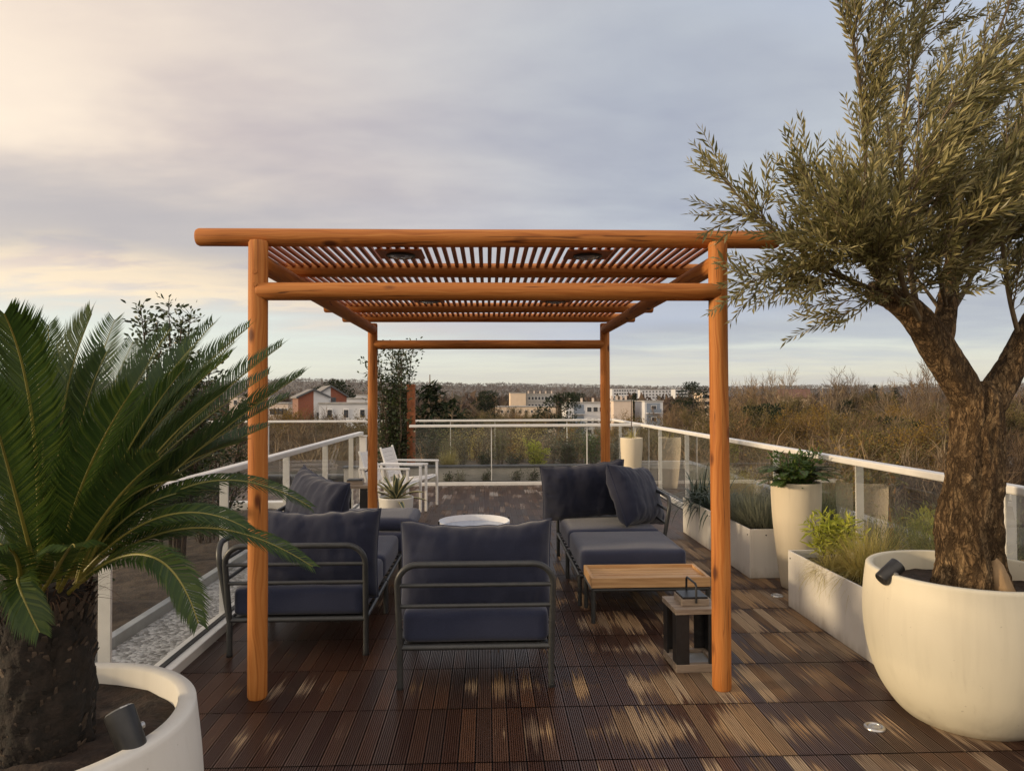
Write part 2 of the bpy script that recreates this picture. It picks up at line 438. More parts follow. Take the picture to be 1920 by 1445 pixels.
# far vegetation
m, g = mat('bare_twigs'); M['twigs'] = m
oi = g.n('ShaderNodeObjectInfo').outputs['Random']
col = g.ramp(oi, [(0.0, (0.085, 0.058, 0.038)), (0.3, (0.17, 0.115, 0.066)), (0.55, (0.24, 0.185, 0.12)), (0.8, (0.21, 0.125, 0.06)), (1.0, (0.31, 0.235, 0.145))])
g.setp(Base_Color=g.mix(g.lin(g.island(), 0, 1, 0, 0.6), col, (0.055, 0.040, 0.028)), Roughness=0.9, Specular_IOR_Level=0.1)
M['far_bark'] = simple('grey_brown_bark', (0.11, 0.085, 0.06), (0.20, 0.155, 0.105), 2, 0.95)
M['ochre'] = leafmat('ochre_leaves', (0.15, 0.095, 0.024), (0.25, 0.155, 0.036), (0.19, 0.15, 0.04), 0.8, 0.2, 0.1)
M['olive_tan'] = leafmat('tan_olive_leaves', (0.085, 0.075, 0.028), (0.14, 0.115, 0.045), (0.20, 0.15, 0.06), 0.8, 0.2, 0.1)
M['conifer'] = leafmat('dark_conifer_needles', (0.012, 0.020, 0.010), (0.022, 0.032, 0.014), (0.04, 0.048, 0.02), 0.8, 0.1, 0.1)
m, g = mat('distant_wood'); M['wood'] = m
rr = g.island()
col = g.ramp(rr, [(0.0, (0.062, 0.044, 0.034)), (0.4, (0.098, 0.066, 0.046)), (0.7, (0.125, 0.086, 0.055)), (0.9, (0.07, 0.062, 0.04)), (1.0, (0.04, 0.045, 0.026))])
big = g.noise(g.pos(), 0.006, 3.0)
g.setp(Base_Color=g.mix(g.lin(big, 0.35, 0.65, 0, 0.6), col, (0.075, 0.054, 0.046)), Roughness=1.0, Specular_IOR_Level=0.0)
M['ground'] = simple('woodland_floor', (0.055, 0.042, 0.028), (0.10, 0.075, 0.05), 0.05, 1.0, world=True)
M['plaster'] = simple('white_render', (0.52, 0.53, 0.55), (0.60, 0.60, 0.61), 0.4, 0.8)
M['cream_wall'] = simple('cream_render', (0.64, 0.50, 0.36), (0.72, 0.57, 0.42), 0.3, 0.85)
M['pink_wall'] = simple('pale_pink_render', (0.60, 0.49, 0.40), (0.68, 0.56, 0.46), 0.3, 0.85)
m, g = mat('red_brick'); M['brick'] = m
bt = g.n('ShaderNodeTexBrick', {'Vector': g.mapping(g.obj(), (1, 1, 1), (R(90), 0, 0)), 'Color1': (0.26, 0.075, 0.035, 1), 'Color2': (0.20, 0.055, 0.028, 1), 'Mortar': (0.22, 0.17, 0.14, 1), 'Scale': 4.0, 'Mortar Size': 0.012})
g.setp(Base_Color=bt.outputs[0], Roughness=0.9)
M['slate'] = simple('grey_roof', (0.15, 0.145, 0.14), (0.24, 0.22, 0.20), 1.0, 0.8, stretch=(1, 6, 1))
M['redroof'] = simple('red_tile_roof', (0.11, 0.055, 0.042), (0.15, 0.075, 0.055), 1.0, 0.85)
M['window'] = simple('dark_window', (0.03, 0.034, 0.04), (0.06, 0.065, 0.075), 0.5, 0.15)
M['bluepanel'] = simple('blue_grey_panel', (0.17, 0.21, 0.27), (0.22, 0.26, 0.32), 0.5, 0.6)
M['dark_trim'] = simple('dark_trim', (0.06, 0.065, 0.075), (0.09, 0.095, 0.1), 1.0, 0.6)
M['concrete'] = simple('roof_concrete', (0.30, 0.29, 0.27), (0.40, 0.38, 0.35), 2.0, 0.9, 0.2, 30)

def ground(px, py, z=0.0):
    d = ray(px, py)
    return EYE + d * ((z - EYE.z) / d.z)


# ================================================================== DECK
X0, X1 = -1.70, 2.60
PW = 0.0714
def plank_strip(vs, fs, uvs, rnds, x, ya, yb):
    """one grooved plank from ya to yb, left edge at x"""
    n = 7; gap = 0.0065
    w = (PW - gap) / n
    prof = []
    for i in range(n):
        a = x + gap / 2 + i * w
        g = 0.0036 if 0 < i else 0.0
        h = 0.0036 if i < n - 1 else 0.0
        prof += [(a, -0.006 if i else -0.02), (a + g * 0.6, 0.0), (a + w - h * 0.6, 0.0), (a + w, -0.006 if i < n - 1 else -0.02)]
    ya2, yb2 = ya + 0.004, yb - 0.004
    o = len(vs)
    for (px_, pz_) in prof:
        vs.append((px_, ya2, pz_)); vs.append((px_, yb2, pz_))
    rv = rng.random()
    for i in range(len(prof) - 1):
        if abs(prof[i][0] - prof[i + 1][0]) < 1e-9 and abs(prof[i][1] - prof[i + 1][1]) < 1e-9: continue
        fs.append((o + 2 * i, o + 2 * i + 2, o + 2 * i + 3, o + 2 * i + 1))
        u0, u1 = prof[i][0], prof[i + 1][0]
        uvs.append(((u0, 0), (u1, 0), (u1, 1), (u0, 1))); rnds.append(rv)
    # end grain faces
    fs.append((o, o + 2 * (len(prof) - 1), o + 2 * (len(prof) - 1) - 2, o + 2)) if False else None


vs, fs, uvs, rnds = [], [], [], []
nx = int((X1 - X0) / PW) + 1
ystart, yend = -1.61, 12.0
for i in range(nx):
    x = X0 + i * PW
    if x + PW > X1 + 0.04: break
    tilecol = i // 7
    y = ystart
    while y < yend - 0.02:
        y2 = y + 0.5
        if tilecol % 2 and abs(y - 8.39) < 0.02: y2 = y + 0.25
        y2 = min(y2, yend)
        plank_strip(vs, fs, uvs, rnds, x, y, y2)
        y = y2
# the deck turns the corner to the left behind the railing
i = 0
while X0 - (i + 1) * PW > -6.0:
    x = X0 - (i + 1) * PW
    y = 9.80
    while y < yend - 0.02:
        y2 = min(y + (0.5 if (i // 7) % 2 else 0.55), yend)
        plank_strip(vs, fs, uvs, rnds, x, y, y2); y = y2
    i += 1
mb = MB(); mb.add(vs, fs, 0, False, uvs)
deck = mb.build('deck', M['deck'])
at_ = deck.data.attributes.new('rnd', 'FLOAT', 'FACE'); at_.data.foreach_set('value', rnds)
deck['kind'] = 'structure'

mb = MB(); mb.b2((X0 - 0.02, -1.7, -0.06), (X1 + 0.1, 12.05, -0.021)); mb.b2((-6.1, 9.75, -0.06), (X0 - 0.021, 12.05, -0.021))
mb.build('deck_base', M['deck_under'])['kind'] = 'structure'

# roof slab that carries deck and beds, edged by low upstands
mb = MB()
mb.b2((-9.2, -1.8, -0.75), (4.6, 15.4, -0.10))
mb.b2((4.25, -1.8, -0.10), (4.45, 15.2, 0.11))
mb.b2((-9.2, 15.0, -0.10), (4.25, 15.2, 0.11))
mb.b2((-9.2, -1.8, -0.10), (-9.0, 15.0, 0.11))
rs = mb.build('roof_terrace', M['concrete']); rs['kind'] = 'structure'
mb = MB(); mb.b2((-8.8, -1.4, -14.9), (4.3, 14.9, -0.76))
bd = mb.build('building_block', M['plaster']); bd['kind'] = 'structure'

# planting beds (soil) with a rolling surface
def bed(name, x0, x1, y0, y1, z, amp, m, step=0.12):
    mb = MB()
    nx_, ny_ = max(2, int((x1 - x0) / step)), max(2, int((y1 - y0) / step))
    vs, fs = [], []
    for j in range(ny_ + 1):
        for i in range(nx_ + 1):
            x = x0 + (x1 - x0) * i / nx_; y = y0 + (y1 - y0) * j / ny_
            vs.append((x, y, z + amp * (mnoise.noise((x * 1.7, y * 1.7, 3)) + 0.5 * mnoise.noise((x * 6, y * 6, 9)))))
    for j in range(ny_):
        for i in range(nx_):
            a = j * (nx_ + 1) + i
            fs.append((a, a + 1, a + nx_ + 2, a + nx_ + 1))
    mb.add(vs, fs, 0, True)
    o = mb.build(name, m); o['kind'] = 'structure'; return o

bed('planting_bed', -8.9, -2.32, -1.6, 9.5, 0.02, 0.05, M['bed_soil'])
bed('rear_planting_bed', -8.9, 2.62, 12.62, 14.7, 0.20, 0.03, M['bed_soil'])
bed('side_planting_bed', 2.82, 4.22, -1.6, 14.9, -0.03, 0.03, M['bed_soil'])
bed('gravel_strip', -2.26, -1.80, -1.6, 9.5, 0.0, 0.010, M['gravel'], 0.05)
o = MB().b2((-2.32, -1.6, -0.08), (-2.26, 9.5, 0.07)).build('metal_edging', M['zinc'], bevel=0.004); tag(o, 'grey metal edging strip between the white gravel and the soil bed', 'edging')

# far left neighbouring parapet seen through the left glass
o = MB().b2((-6.3, 9.55, -0.06), (-1.86, 9.73, 0.10)).build('kerb_wall', M['rail'], bevel=0.01); tag(o, 'low white kerb behind the end of the left glass railing', 'kerb')

# low planter wall under the inner back railing
t = thing('planter_wall', 'low grey planter wall behind the inner back glass railing', 'planter wall', (0.65, 12.48, 0))
mb = MB(); mb.b2((-3.2, -0.09, -0.1), (2.0, 0.09, 0.27)); mb.build('wall', M['concrete'], t, bevel=0.006)
mb = MB(); mb.b2((-3.22, -0.12, 0.273), (2.02, 0.12, 0.30)); mb.build('coping', M['dark_trim'], t, bevel=0.004)


# ================================================================== RAILINGS
def railing(name, label, a, b, posts, top=1.045, base_w=0.09, zb=0.0, pw=0.045, hand=0.072, side=1, base=True):
    """glass balustrade from a to b (xy); posts are distances along it"""
    a, b = Vector((*a, 0)), Vector((*b, 0))
    L = (b - a).length
    ang = math.atan2((b - a).y, (b - a).x)
    t = thing(name, label, 'railing', (a.x, a.y, zb), ang)
    mb = MB(); mb.box((L / 2, 0, top - 0.024), (L + hand, hand, 0.046)); mb.build('handrail', M['rail'], t, bevel=0.009)
    if base:
        mb = MB(); mb.b2((0, -base_w / 2, -0.08), (L, base_w / 2, 0.055)); mb.build('base_channel', M['rail'], t, bevel=0.006)
        mb = MB(); mb.b2((0, -0.014, 0.0555), (L, 0.014, 0.066)); mb.build('gasket', M['metal_black'], t)
    po = None
    for d in posts:
        if po is None:
            mb = MB(); mb.box((0, side * 0.040, (top - 0.05) / 2), (0.016, 0.058, top - 0.05))
            po = mb.build('post', M['rail'], t, bevel=0.002); po.location = (d, 0, 0)
        else:
            q = po.copy(); COL.objects.link(q); q.parent = t; q.location = (d, 0, 0)
    ed = [0.0] + list(posts) + [L]
    ed = sorted(set(ed))
    for u, w in zip(ed[:-1], ed[1:]):
        if w - u < 0.2: continue
        mb = MB()
        y = 0.0
        mb.add([(u + 0.016, y, 0.06), (w - 0.016, y, 0.06), (w - 0.016, y, top - 0.052), (u + 0.016, y, top - 0.052)], [(0, 1, 2, 3)])
        mb.build('glass_pane', M['glass'], t)
    return t

ys = [0.60, 2.08, 3.56, 5.04, 6.52, 8.0, 9.48, 10.97, 12.9, 14.3]
railing('glass_railing', 'long white railing with glass panes along the right edge of the deck', (2.70, -1.6), (2.70, 14.8), [y + 1.6 for y in ys], side=-1)
ysl = [0.4, 1.87, 3.34, 4.81, 6.27, 7.75, 9.2]
railing('glass_railing', 'white railing with glass panes along the left edge of the deck beside the gravel', (-1.76, -1.6), (-1.76, 9.66), [y + 1.6 for y in ysl], side=1, base_w=0.13)
railing('glass_railing', 'inner white glass railing across the back of the deck in front of the planter wall', (-1.32, 12.05), (2.655, 12.05), [1.38, 3.05, 3.9], side=1)
railing('glass_railing', 'outer white glass railing at the roof edge behind the planting bed', (-8.9, 14.85), (2.655, 14.85), [0.6, 2.4, 4.25, 6.4, 8.1, 9.05, 10.6], side=1, base=False)
t = thing('end_post', 'square white end post where the left glass railing stops', 'post', (-1.735, 9.72, 0))
MB().b2((-0.045, -0.035, 0), (0.045, 0.035, 0.97)).build('shaft', M['white_paint'], t, bevel=0.004)
MB().b2((-0.055, -0.045, 0.971), (0.055, 0.045, 0.99)).build('cap', M['rail'], t, bevel=0.003)
t = thing('rusty_pillar', 'slim rusty brown pillar beside the tall evergreen shrub', 'pillar', (-1.38, 12.55, 0))
mb = MB(); mb.b2((-0.07, -0.07, 0), (0.07, 0.07, 1.72)); mb.build('shaft', M['corten'], t, bevel=0.006)
mb = MB(); mb.b2((-0.075, -0.075, 1.722), (0.075, 0.075, 1.75)); mb.build('cap', M['corten'], t, bevel=0.004)

# ================================================================== PERGOLA
XL, XR, YF, YB = -1.165, 1.20, 3.56, 7.06
pg = thing('pergola', 'orange stained round timber pergola with slatted roof over the lounge seats', 'pergola', (0, YF, 0))
def logpart(name, pts, r, n=28, seg=8, parent=pg, chamfer=0.012, jitter=0.0022):
    """a round timber with eased ends and a slightly uneven surface"""
    a, b = Vector(pts[0]), Vector(pts[1])
    L = (b - a).length; d = (b - a) / L
    ss = [0, chamfer] + [chamfer + (L - 2 * chamfer) * k / 24 for k in range(1, 24)] + [L - chamfer, L]
    sd = rng.random() * 50
    P_, Rr = [], []
    for s in ss:
        P_.append(a + d * s + Vector((mnoise.noise((s * 0.8, sd, 0)), mnoise.noise((s * 0.8, sd, 4)), mnoise.noise((s * 0.8, sd, 8)))) * jitter)
        rr_ = r * (1 + 0.02 * mnoise.noise((s * 1.5, sd, 2)))
        if s == 0 or s == L: rr_ *= 0.87
        Rr.append(rr_)
    mb = MB(); mb.tube(P_, Rr, n)
    return mb.build(name, M['pine'], parent)
pr = 0.0485
logpart('post', ((XL, 0, 0.0), (XL, 0, 2.305)), pr)
logpart('post', ((XR, 0, 0.0), (XR, 0, 2.305)), pr)
D = YB - YF
logpart('post', ((XL, D, 0.0), (XL, D, 2.26)), pr)
logpart('post', ((XR, D, 0.0), (XR, D, 2.26)), pr)
for k, yy in enumerate((0.045, 0.95, 1.88, 2.82, D + 0.12)):
    logpart('rafter', ((-1.49, yy, 2.332), (1.535, yy, 2.332)), 0.046)
logpart('side_beam', ((XL, 0.0, 2.20), (XL, D, 2.20)), 0.048)
logpart('side_beam', ((XR, 0.0, 2.20), (XR, D, 2.20)), 0.048)
logpart('cross_bar', ((XL, -0.012, 2.045), (XR, -0.012, 2.045)), 0.046)
logpart('cross_bar', ((XL, D, 2.045), (XR, D, 2.045)), 0.046)
ns = 50
sx = [-1.29 + (1.265 + 1.29) * k / (ns - 1) for k in range(ns)]
for x in sx:
    mb = MB(); mb.b2((x - 0.012, 0.03, 2.346), (x + 0.012, D + 0.14, 2.364)); mb.build('slat', M['slat'], pg, bevel=0.002)
lamp_at = [(-0.50, 0.46), (0.585, 0.46), (-0.50, 2.36), (0.585, 2.36)]
labs = ['dark square downlight plate under the roof slats, front left', 'dark square downlight plate under the roof slats, front right',
        'dark square downlight plate deep under the roof slats, rear left', 'dark square downlight plate deep under the roof slats, rear right']
for (lx, ly), lb in zip(lamp_at, labs):
    t = thing('downlight', lb, 'downlight', (lx, YF + ly, 2.342), 0, 'downlights in the pergola roof')
    MB().b2((-0.13, -0.12, -0.012), (0.13, 0.12, -0.001)).build('mounting_plate', M['slat'], t, bevel=0.003)
    mb = MB(); mb.lathe([(0.082, -0.012), (0.085, -0.020), (0.072, -0.026), (0.068, -0.020)], 32); mb.build('trim_ring', M['metal_black'], t)
    mb = MB(); mb.lathe([(0.0, -0.036), (0.03, -0.034), (0.055, -0.028), (0.068, -0.020)], 32); mb.build('lens', M['lens'], t)
# bolts on the left front post
mb = MB()
for zz in (2.14, 2.075):
    mb.tube([(XL + 0.0, -0.044, zz), (XL + 0.0, -0.054, zz)], 0.011, 12)
mb.build('bolt', M['pine'], pg)


# ================================================================== CUSHIONS AND LOUNGE MODULES
def pillow_mb(w, h, th, seed, nu=56, nv=36, crease=0.72):
    """stuffed back cushion standing in the xz plane, bottom at z=0"""
    mb = MB(); idx = {}
    vs, fs = [], []
    def pt(i, j, s):
        u, v = 2 * i / nu - 1, 2 * j / nv - 1
        pin = 0.04
        x = u * w / 2 * (1 - pin * (1 - v * v) * abs(u) ** 3)
        z = v * h / 2 * (1 - pin * 1.3 * (1 - u * u) * abs(v) ** 3)
        e = max(0.0, (1 - abs(u) ** 3.6)) * max(0.0, (1 - abs(v) ** 3.4))
        T = th / 2 * e ** 0.5
        edge = (1 - e)
        n1 = mnoise.noise((u * 5 * w / 0.8 + seed, v * 1.6, seed * 3 + s))
        n2 = mnoise.noise((u * 2.1 + seed, v * 5.0, seed * 5 + s))
        n3 = mnoise.noise((u * 11 + seed, v * 4 - u * 3, seed + 2 * s))
        wr = crease * (0.030 * n1 * (0.3 + edge) + 0.016 * n2 * (0.3 + edge) + 0.014 * n3 * (0.2 + edge))
        T = T + wr * min(1, e * 3)
        sag = -0.018 * (1 - u * u) * (v + 1) / 2
        zz = z + sag + crease * 0.018 * mnoise.noise((u * 6 + seed, 3.3, seed)) * (abs(v) ** 4)
        return (x, s * T, zz + h / 2)
    for s in (-1, 1):
        for j in range(nv + 1):
            for i in range(nu + 1):
                rim = i in (0, nu) or j in (0, nv)
                key = (i, j, 0 if rim else s)
                if key not in idx:
                    idx[key] = len(vs); p = pt(i, j, s)
                    vs.append((p[0], 0.0, p[2]) if rim else p)
        for j in range(nv):
            for i in range(nu):
                q = []
                for (a, b) in ((i, j), (i + 1, j), (i + 1, j + 1), (i, j + 1)):
                    rim = a in (0, nu) or b in (0, nv)
                    q.append(idx[(a, b, 0 if rim else s)])
                fs.append(tuple(q) if s < 0 else tuple(reversed(q)))
    mb.add(vs, fs, 0, True)
    ring = [idx[(i, 0, 0)] for i in range(nu)] + [idx[(nu, j, 0)] for j in range(nv)] + [idx[(i, nv, 0)] for i in range(nu, 0, -1)] + [idx[(0, j, 0)] for j in range(nv, 0, -1)]
    mb.ring = [vs[k] for k in ring] + [vs[ring[0]]]
    return mb


def seat_mb(w, d, h, r=0.035, n=18, bulge=0.012, seed=0):
    """rounded box cushion, base centre at origin"""
    mb = MB(); vs, fs = [], []
    half = Vector((w / 2, d / 2, h / 2))
    def face(ax, sg):
        o = len(vs)
        b1, b2 = [k for k in range(3) if k != ax]
        for j in range(n + 1):
            for i in range(n + 1):
                p = [0, 0, 0]
                # cluster samples near edges
                u = 2 * i / n - 1; v = 2 * j / n - 1
                u = math.copysign(1 - (1 - abs(u)) ** 1.6, u); v = math.copysign(1 - (1 - abs(v)) ** 1.6, v)
                p[ax] = sg * half[ax]; p[b1] = u * half[b1]; p[b2] = v * half[b2]
                q = Vector(p)
                inner = Vector([max(-half[k] + r, min(half[k] - r, q[k])) for k in range(3)])
                dlt = q - inner
                if dlt.length > 1e-9: q = inner + dlt.normalized() * r
                fx = (1 - (q.x / half.x) ** 2); fy = (1 - (q.y / half.y) ** 2); fz = (1 - (q.z / half.z) ** 2)
                q.z += (bulge * fx * fy + 0.004 * mnoise.noise((q.x * 5 + seed, q.y * 5, seed))) * (1 if q.z > 0 else 0.3)
                q.x *= 1 + 0.012 * fy * fz * 2; q.y *= 1 + 0.012 * fx * fz * 2
                vs.append(q + Vector((0, 0, h / 2)))
        for j in range(n):
            for i in range(n):
                a = o + j * (n + 1) + i
                f = (a, a + 1, a + n + 2, a + n + 1)
                if (sg > 0) == (ax == 1): f = tuple(reversed(f))
                fs.append(f)
    for ax in range(3):
        for sg in (-1, 1): face(ax, sg)
    mb.add(vs, fs, 0, True)
    return mb


def weld(o):
    w = o.modifiers.new('weld', 'WELD'); w.merge_threshold = 0.0004
    return o


def arc(c, r, a0, a1, n=8):
    return [(c[0] + r * math.cos(a0 + (a1 - a0) * k / n), c[1] + r * math.sin(a0 + (a1 - a0) * k / n)) for k in range(n + 1)]


def back_frame(t, rot, w, d, top=0.655, lean=0.075, x0=None):
    """rounded tubular back on the -y side, turned by rot; legs reach the floor"""
    Rm = Matrix.Rotation(rot, 3, 'Z')
    hw = w / 2
    rc = 0.105
    prof = [(-hw, 0.0), (-hw, 0.2)] + [(-hw - 0.006, top - rc)] + [(x - 0.006 if x < 0 else x + 0.006, z) for x, z in arc((-hw + rc, top - rc), rc, math.pi, math.pi / 2)][1:]
    prof += [(-x, z) for x, z in reversed(prof)]
    def P3(x, z):
        l = lean * max(0.0, (z - 0.2) / (top - 0.2)) if z > 0.2 else 0.0
        return Rm @ Vector((x, -d / 2 - l, z))
    mb = MB(); mb.tube([P3(x, z) for x, z in prof], 0.0165, 14)
    mb.build('back_frame', M['metal'], t)
    for z in (0.545, 0.435):
        mb = MB(); mb.tube([P3(-hw, z), P3(hw, z)], 0.0115, 12); mb.build('back_slat', M['metal'], t)
    mb = MB(); mb.tube([P3(-hw, 0.21), P3(hw, 0.21)], 0.0135, 12); mb.build('back_rail', M['metal'], t)
    for s in (-1, 1):
        mb = MB(); mb.tube([P3(s * hw, 0.0), P3(s * hw, 0.012)], 0.0185, 12); mb.build('foot', M['metal_black'], t)


def lounge(label, loc, w=0.79, d=0.78, backs=(), pillows=(), cat='lounge chair', name='lounge_chair', group=None, seat_h=0.165, legs=True):
    t = thing(name, label, cat, loc, 0, group)
    hw, hd = w / 2, d / 2
    taken = set()
    for rot in backs:
        if abs(rot) < 0.01:
            back_frame(t, 0.0, w, d); taken |= {(-1, -1), (1, -1)}
        else:
            back_frame(t, rot, d, w)
            taken |= {(-1, -1), (-1, 1)} if rot < 0 else {(1, -1), (1, 1)} if abs(rot) < 2 else {(-1, 1), (1, 1)}
    for sx_ in (-1, 1):
        for sy_ in (-1, 1):
            if (sx_, sy_) in taken: continue
            mb = MB(); mb.tube([(sx_ * hw, sy_ * hd, 0), (sx_ * hw, sy_ * hd, 0.215)], 0.0155, 12)
            mb.build('leg', M['metal'], t)
    mb = MB()
    mb.tube([(-hw, -hd, 0.213), (hw, -hd, 0.213)], 0.0135, 10); mb.tube([(-hw, hd, 0.213), (hw, hd, 0.213)], 0.0135, 10)
    mb.tube([(-hw, -hd, 0.213), (-hw, hd, 0.213)], 0.0135, 10); mb.tube([(hw, -hd, 0.213), (hw, hd, 0.213)], 0.0135, 10)
    for k in range(6):
        y = -hd + d * (k + 0.5) / 6
        mb.b2((-hw, y - 0.02, 0.208), (hw, y + 0.02, 0.216))
    mb.build('seat_frame', M['metal'], t)
    c = seat_mb(w - 0.025, d - 0.025, seat_h, seed=rng.random() * 9).build('seat_cushion', M['fabric'], t, (0, 0, 0.225)); weld(c)
    for (pw_, ph, pt_, l, e, sd) in pillows:
        pm = pillow_mb(pw_, ph, pt_, sd)
        o = pm.build('back_cushion', M['fabric_back'], t, l); o.rotation_euler = e
        MB().tube(pm.ring, 0.0042, 6, caps=False).build('seam', M['fabric'], o)
    return t

H = math.pi / 2
# chair in the middle, seen from behind
lounge('dark blue lounge chair seen from behind, alone in the middle under the pergola', (-0.066, 4.02, 0), 0.785, 0.78, backs=(0.0,),
       pillows=[(0.84, 0.53, 0.24, (-0.0, -0.235, 0.30), (R(-11), 0, R(0.5)), 1.3)], group='lounge seats')
# left row
lounge('dark blue corner seat with two metal backs behind the left front pergola post', (-1.115, 4.52, 0), 0.79, 0.79, backs=(0.0, -H),
       pillows=[(0.80, 0.53, 0.24, (0.045, -0.245, 0.30), (R(-11), 0, R(-1)), 4.1)], cat='corner seat', name='corner_seat', group='lounge seats')
lounge('dark blue seat with tilted side cushion in the left row, next to the corner seat', (-1.115, 5.33, 0), 0.79, 0.79, backs=(-H,),
       pillows=[(0.80, 0.55, 0.25, (-0.25, -0.10, 0.405), (R(-15), R(5), R(-52)), 7.7)], cat='lounge sofa', name='lounge_sofa', group='lounge seats')
lounge('dark blue footstool at the far end of the left row near the agave pot', (-1.07, 6.14, 0), 0.79, 0.75, cat='footstool', name='footstool', group='lounge seats')
o = seat_mb(0.70, 0.62, 0.11, 0.05, seed=3.3).build('loose_cushion', M['fabric'], None, (-0.97, 6.15, 0.385)); weld(o)
tag(o, 'flat blue cushion lying on the far left footstool', 'cushion')
# right row
lounge('dark blue corner seat at the far end of the right row with two upright cushions', (1.06, 6.20, 0), 0.80, 0.79, backs=(H, math.pi),
       pillows=[(0.78, 0.54, 0.24, (-0.165, 0.25, 0.385), (R(13), R(-4.5), R(2)), 2.2), (0.70, 0.56, 0.26, (0.33, -0.10, 0.375), (R(-24), R(7), R(50)), 9.4)],
       cat='corner seat', name='corner_seat', group='lounge seats')
lounge('dark blue footstool of the right row between corner seat and teak tray', (1.06, 5.40, 0), 0.80, 0.76, cat='footstool', name='footstool', group='lounge seats')

# teak tray table in front of the right footstool
t = thing('tray_table', 'low table with slatted teak tray on dark legs before the right footstool', 'side table', (1.085, 4.80, 0))
hw, hd = 0.40, 0.19
mb = MB()
for k in range(5):
    y = -hd + 0.022 + (2 * hd - 0.044) * (k + 0.5) / 5
    mb.b2((-hw + 0.0215, y - 0.0275, 0.262), (hw - 0.0215, y + 0.0275, 0.280))
mb.build('tray_slats', M['teak'], t, bevel=0.002)
mb = MB()
mb.b2((-hw, -hd, 0.235), (hw, -hd + 0.021, 0.300)); mb.b2((-hw, hd - 0.021, 0.235), (hw, hd, 0.300))
mb.b2((-hw, -hd + 0.0215, 0.235), (-hw + 0.021, hd - 0.0215, 0.300)); mb.b2((hw - 0.021, -hd + 0.0215, 0.235), (hw, hd - 0.0215, 0.300))
mb.build('tray_rim', M['teak'], t, bevel=0.002)
mb = MB()
for s in (-1, 1):
    mb.tube([(-hw + 0.01, s * (hd - 0.02), 0.218), (hw - 0.01, s * (hd - 0.02), 0.218)], 0.013, 10)
    mb.tube([(s * (hw - 0.01), -hd + 0.02, 0.218), (s * (hw - 0.01), hd - 0.02, 0.218)], 0.013, 10)
mb.build('frame', M['metal'], t)
for a in (-1, 1):
    for b in (-1, 1):
        MB().tube([(a * (hw - 0.014), b * (hd - 0.02), 0), (a * (hw - 0.014), b * (hd - 0.02), 0.215)], 0.0155, 12).build('leg', M['metal'], t)

# round tray table
t = thing('round_table', 'round white tray table with black clips between the lounge seats', 'coffee table', (-0.12, 5.98, 0))
mb = MB(); rt = 0.302
MB().lathe([(0.0, 0.4012), (rt - 0.0065, 0.4012)], 72).build('tray_floor', M['tray_floor'], t)
mb.lathe([(0.0, 0.400), (rt - 0.008, 0.400), (rt - 0.006, 0.400), (rt - 0.006, 0.452), (rt, 0.454), (rt + 0.004, 0.452), (rt + 0.004, 0.390), (0.0, 0.388)], 72)
mb.build('tray', M['tray_white'], t)
for k in range(4):
    a = R(18 + 90 * k)
    rot = Matrix.Rotation(a, 3, 'Z')
    mb = MB(); mb.box(rot @ Vector((rt + 0.010, 0, 0.428)), (0.010, 0.022, 0.075), rot=rot); mb.build('clip', M['metal_black'], t, bevel=0.002)
    mb = MB(); mb.tube([rot @ Vector((rt - 0.02, 0, 0.386)), rot @ Vector((rt - 0.05, 0, 0))], 0.011, 10); mb.build('leg', M['metal_black'], t)
mb = MB(); mb.tube([(0.27 * math.cos(2 * math.pi * k / 40), 0.27 * math.sin(2 * math.pi * k / 40), 0.19) for k in range(41)], 0.009, 8, caps=False); mb.build('ring', M['metal_black'], t)


# lanterns
def lantern(label, loc, s, h, rz=0.0):
    t = thing('lantern', label, 'lantern', loc, rz, 'wooden lanterns')
    k = s / 0.26
    hs = s / 2; th = 0.045 * k
    mb = MB()
    w = 0.035 * k
    mb.b2((-hs, -hs, 0), (hs, -hs + w, th)); mb.b2((-hs, hs - w, 0), (hs, hs, th))
    mb.b2((-hs, -hs + w + .0005, 0), (-hs + w, hs - w - .0005, th)); mb.b2((hs - w, -hs + w + .0005, 0), (hs, hs - w - .0005, th))
    mb.build('base_frame', M['greywood'], t, bevel=0.002)
    MB().b2((-hs + w, -hs + w, 0.004), (hs - w, hs - w, th * 0.6)).build('floor_plate', M['zinc'], t)
    for a in (-1, 1):
        for b in (-1, 1):
            mb = MB()
            x0, x1 = sorted((a * (hs - 0.002), a * (hs - 0.075 * k))); y0, y1 = sorted((b * (hs - 0.002), b * (hs - 0.012 * k)))
            mb.b2((x0, y0, th), (x1, y1, h - 0.03 * k))
            x0, x1 = sorted((a * (hs - 0.002), a * (hs - 0.012 * k))); y0, y1 = sorted((b * (hs - 0.0125 * k), b * (hs - 0.075 * k)))
            mb.b2((x0, y0, th), (x1, y1, h - 0.03 * k))
            mb.build('corner_upright', M['metal_black'], t)
    MB().b2((-hs - 0.004, -hs - 0.004, h - 0.03 * k), (hs + 0.004, hs + 0.004, h)).build('top_board', M['greywood'], t, bevel=0.002)
    q = hs * 0.60
    cap = MB().b2((-q, -q, h + 0.0005), (q, q, h + 0.038 * k)).build('cap', M['greywood'], t, bevel=0.002)
    MB().b2((-q + 0.006, -q + 0.006, h + 0.0385 * k), (q - 0.006, q - 0.006, h + 0.050 * k)).build('cap_plate', M['metal_black'], t, bevel=0.002)
    z0, z1 = h + 0.02 * k, h + 0.125 * k
    mb = MB(); mb.tube([(0.0, -q - 0.008, z0), (0.0, -q - 0.008, z1 - 0.012), (0.0, -q + 0.006, z1), (0.0, q - 0.006, z1), (0.0, q + 0.008, z1 - 0.012), (0.0, q + 0.008, z0)], 0.0065 * k, 10)
    mb.build('handle', M['metal_black'], t)
    return t
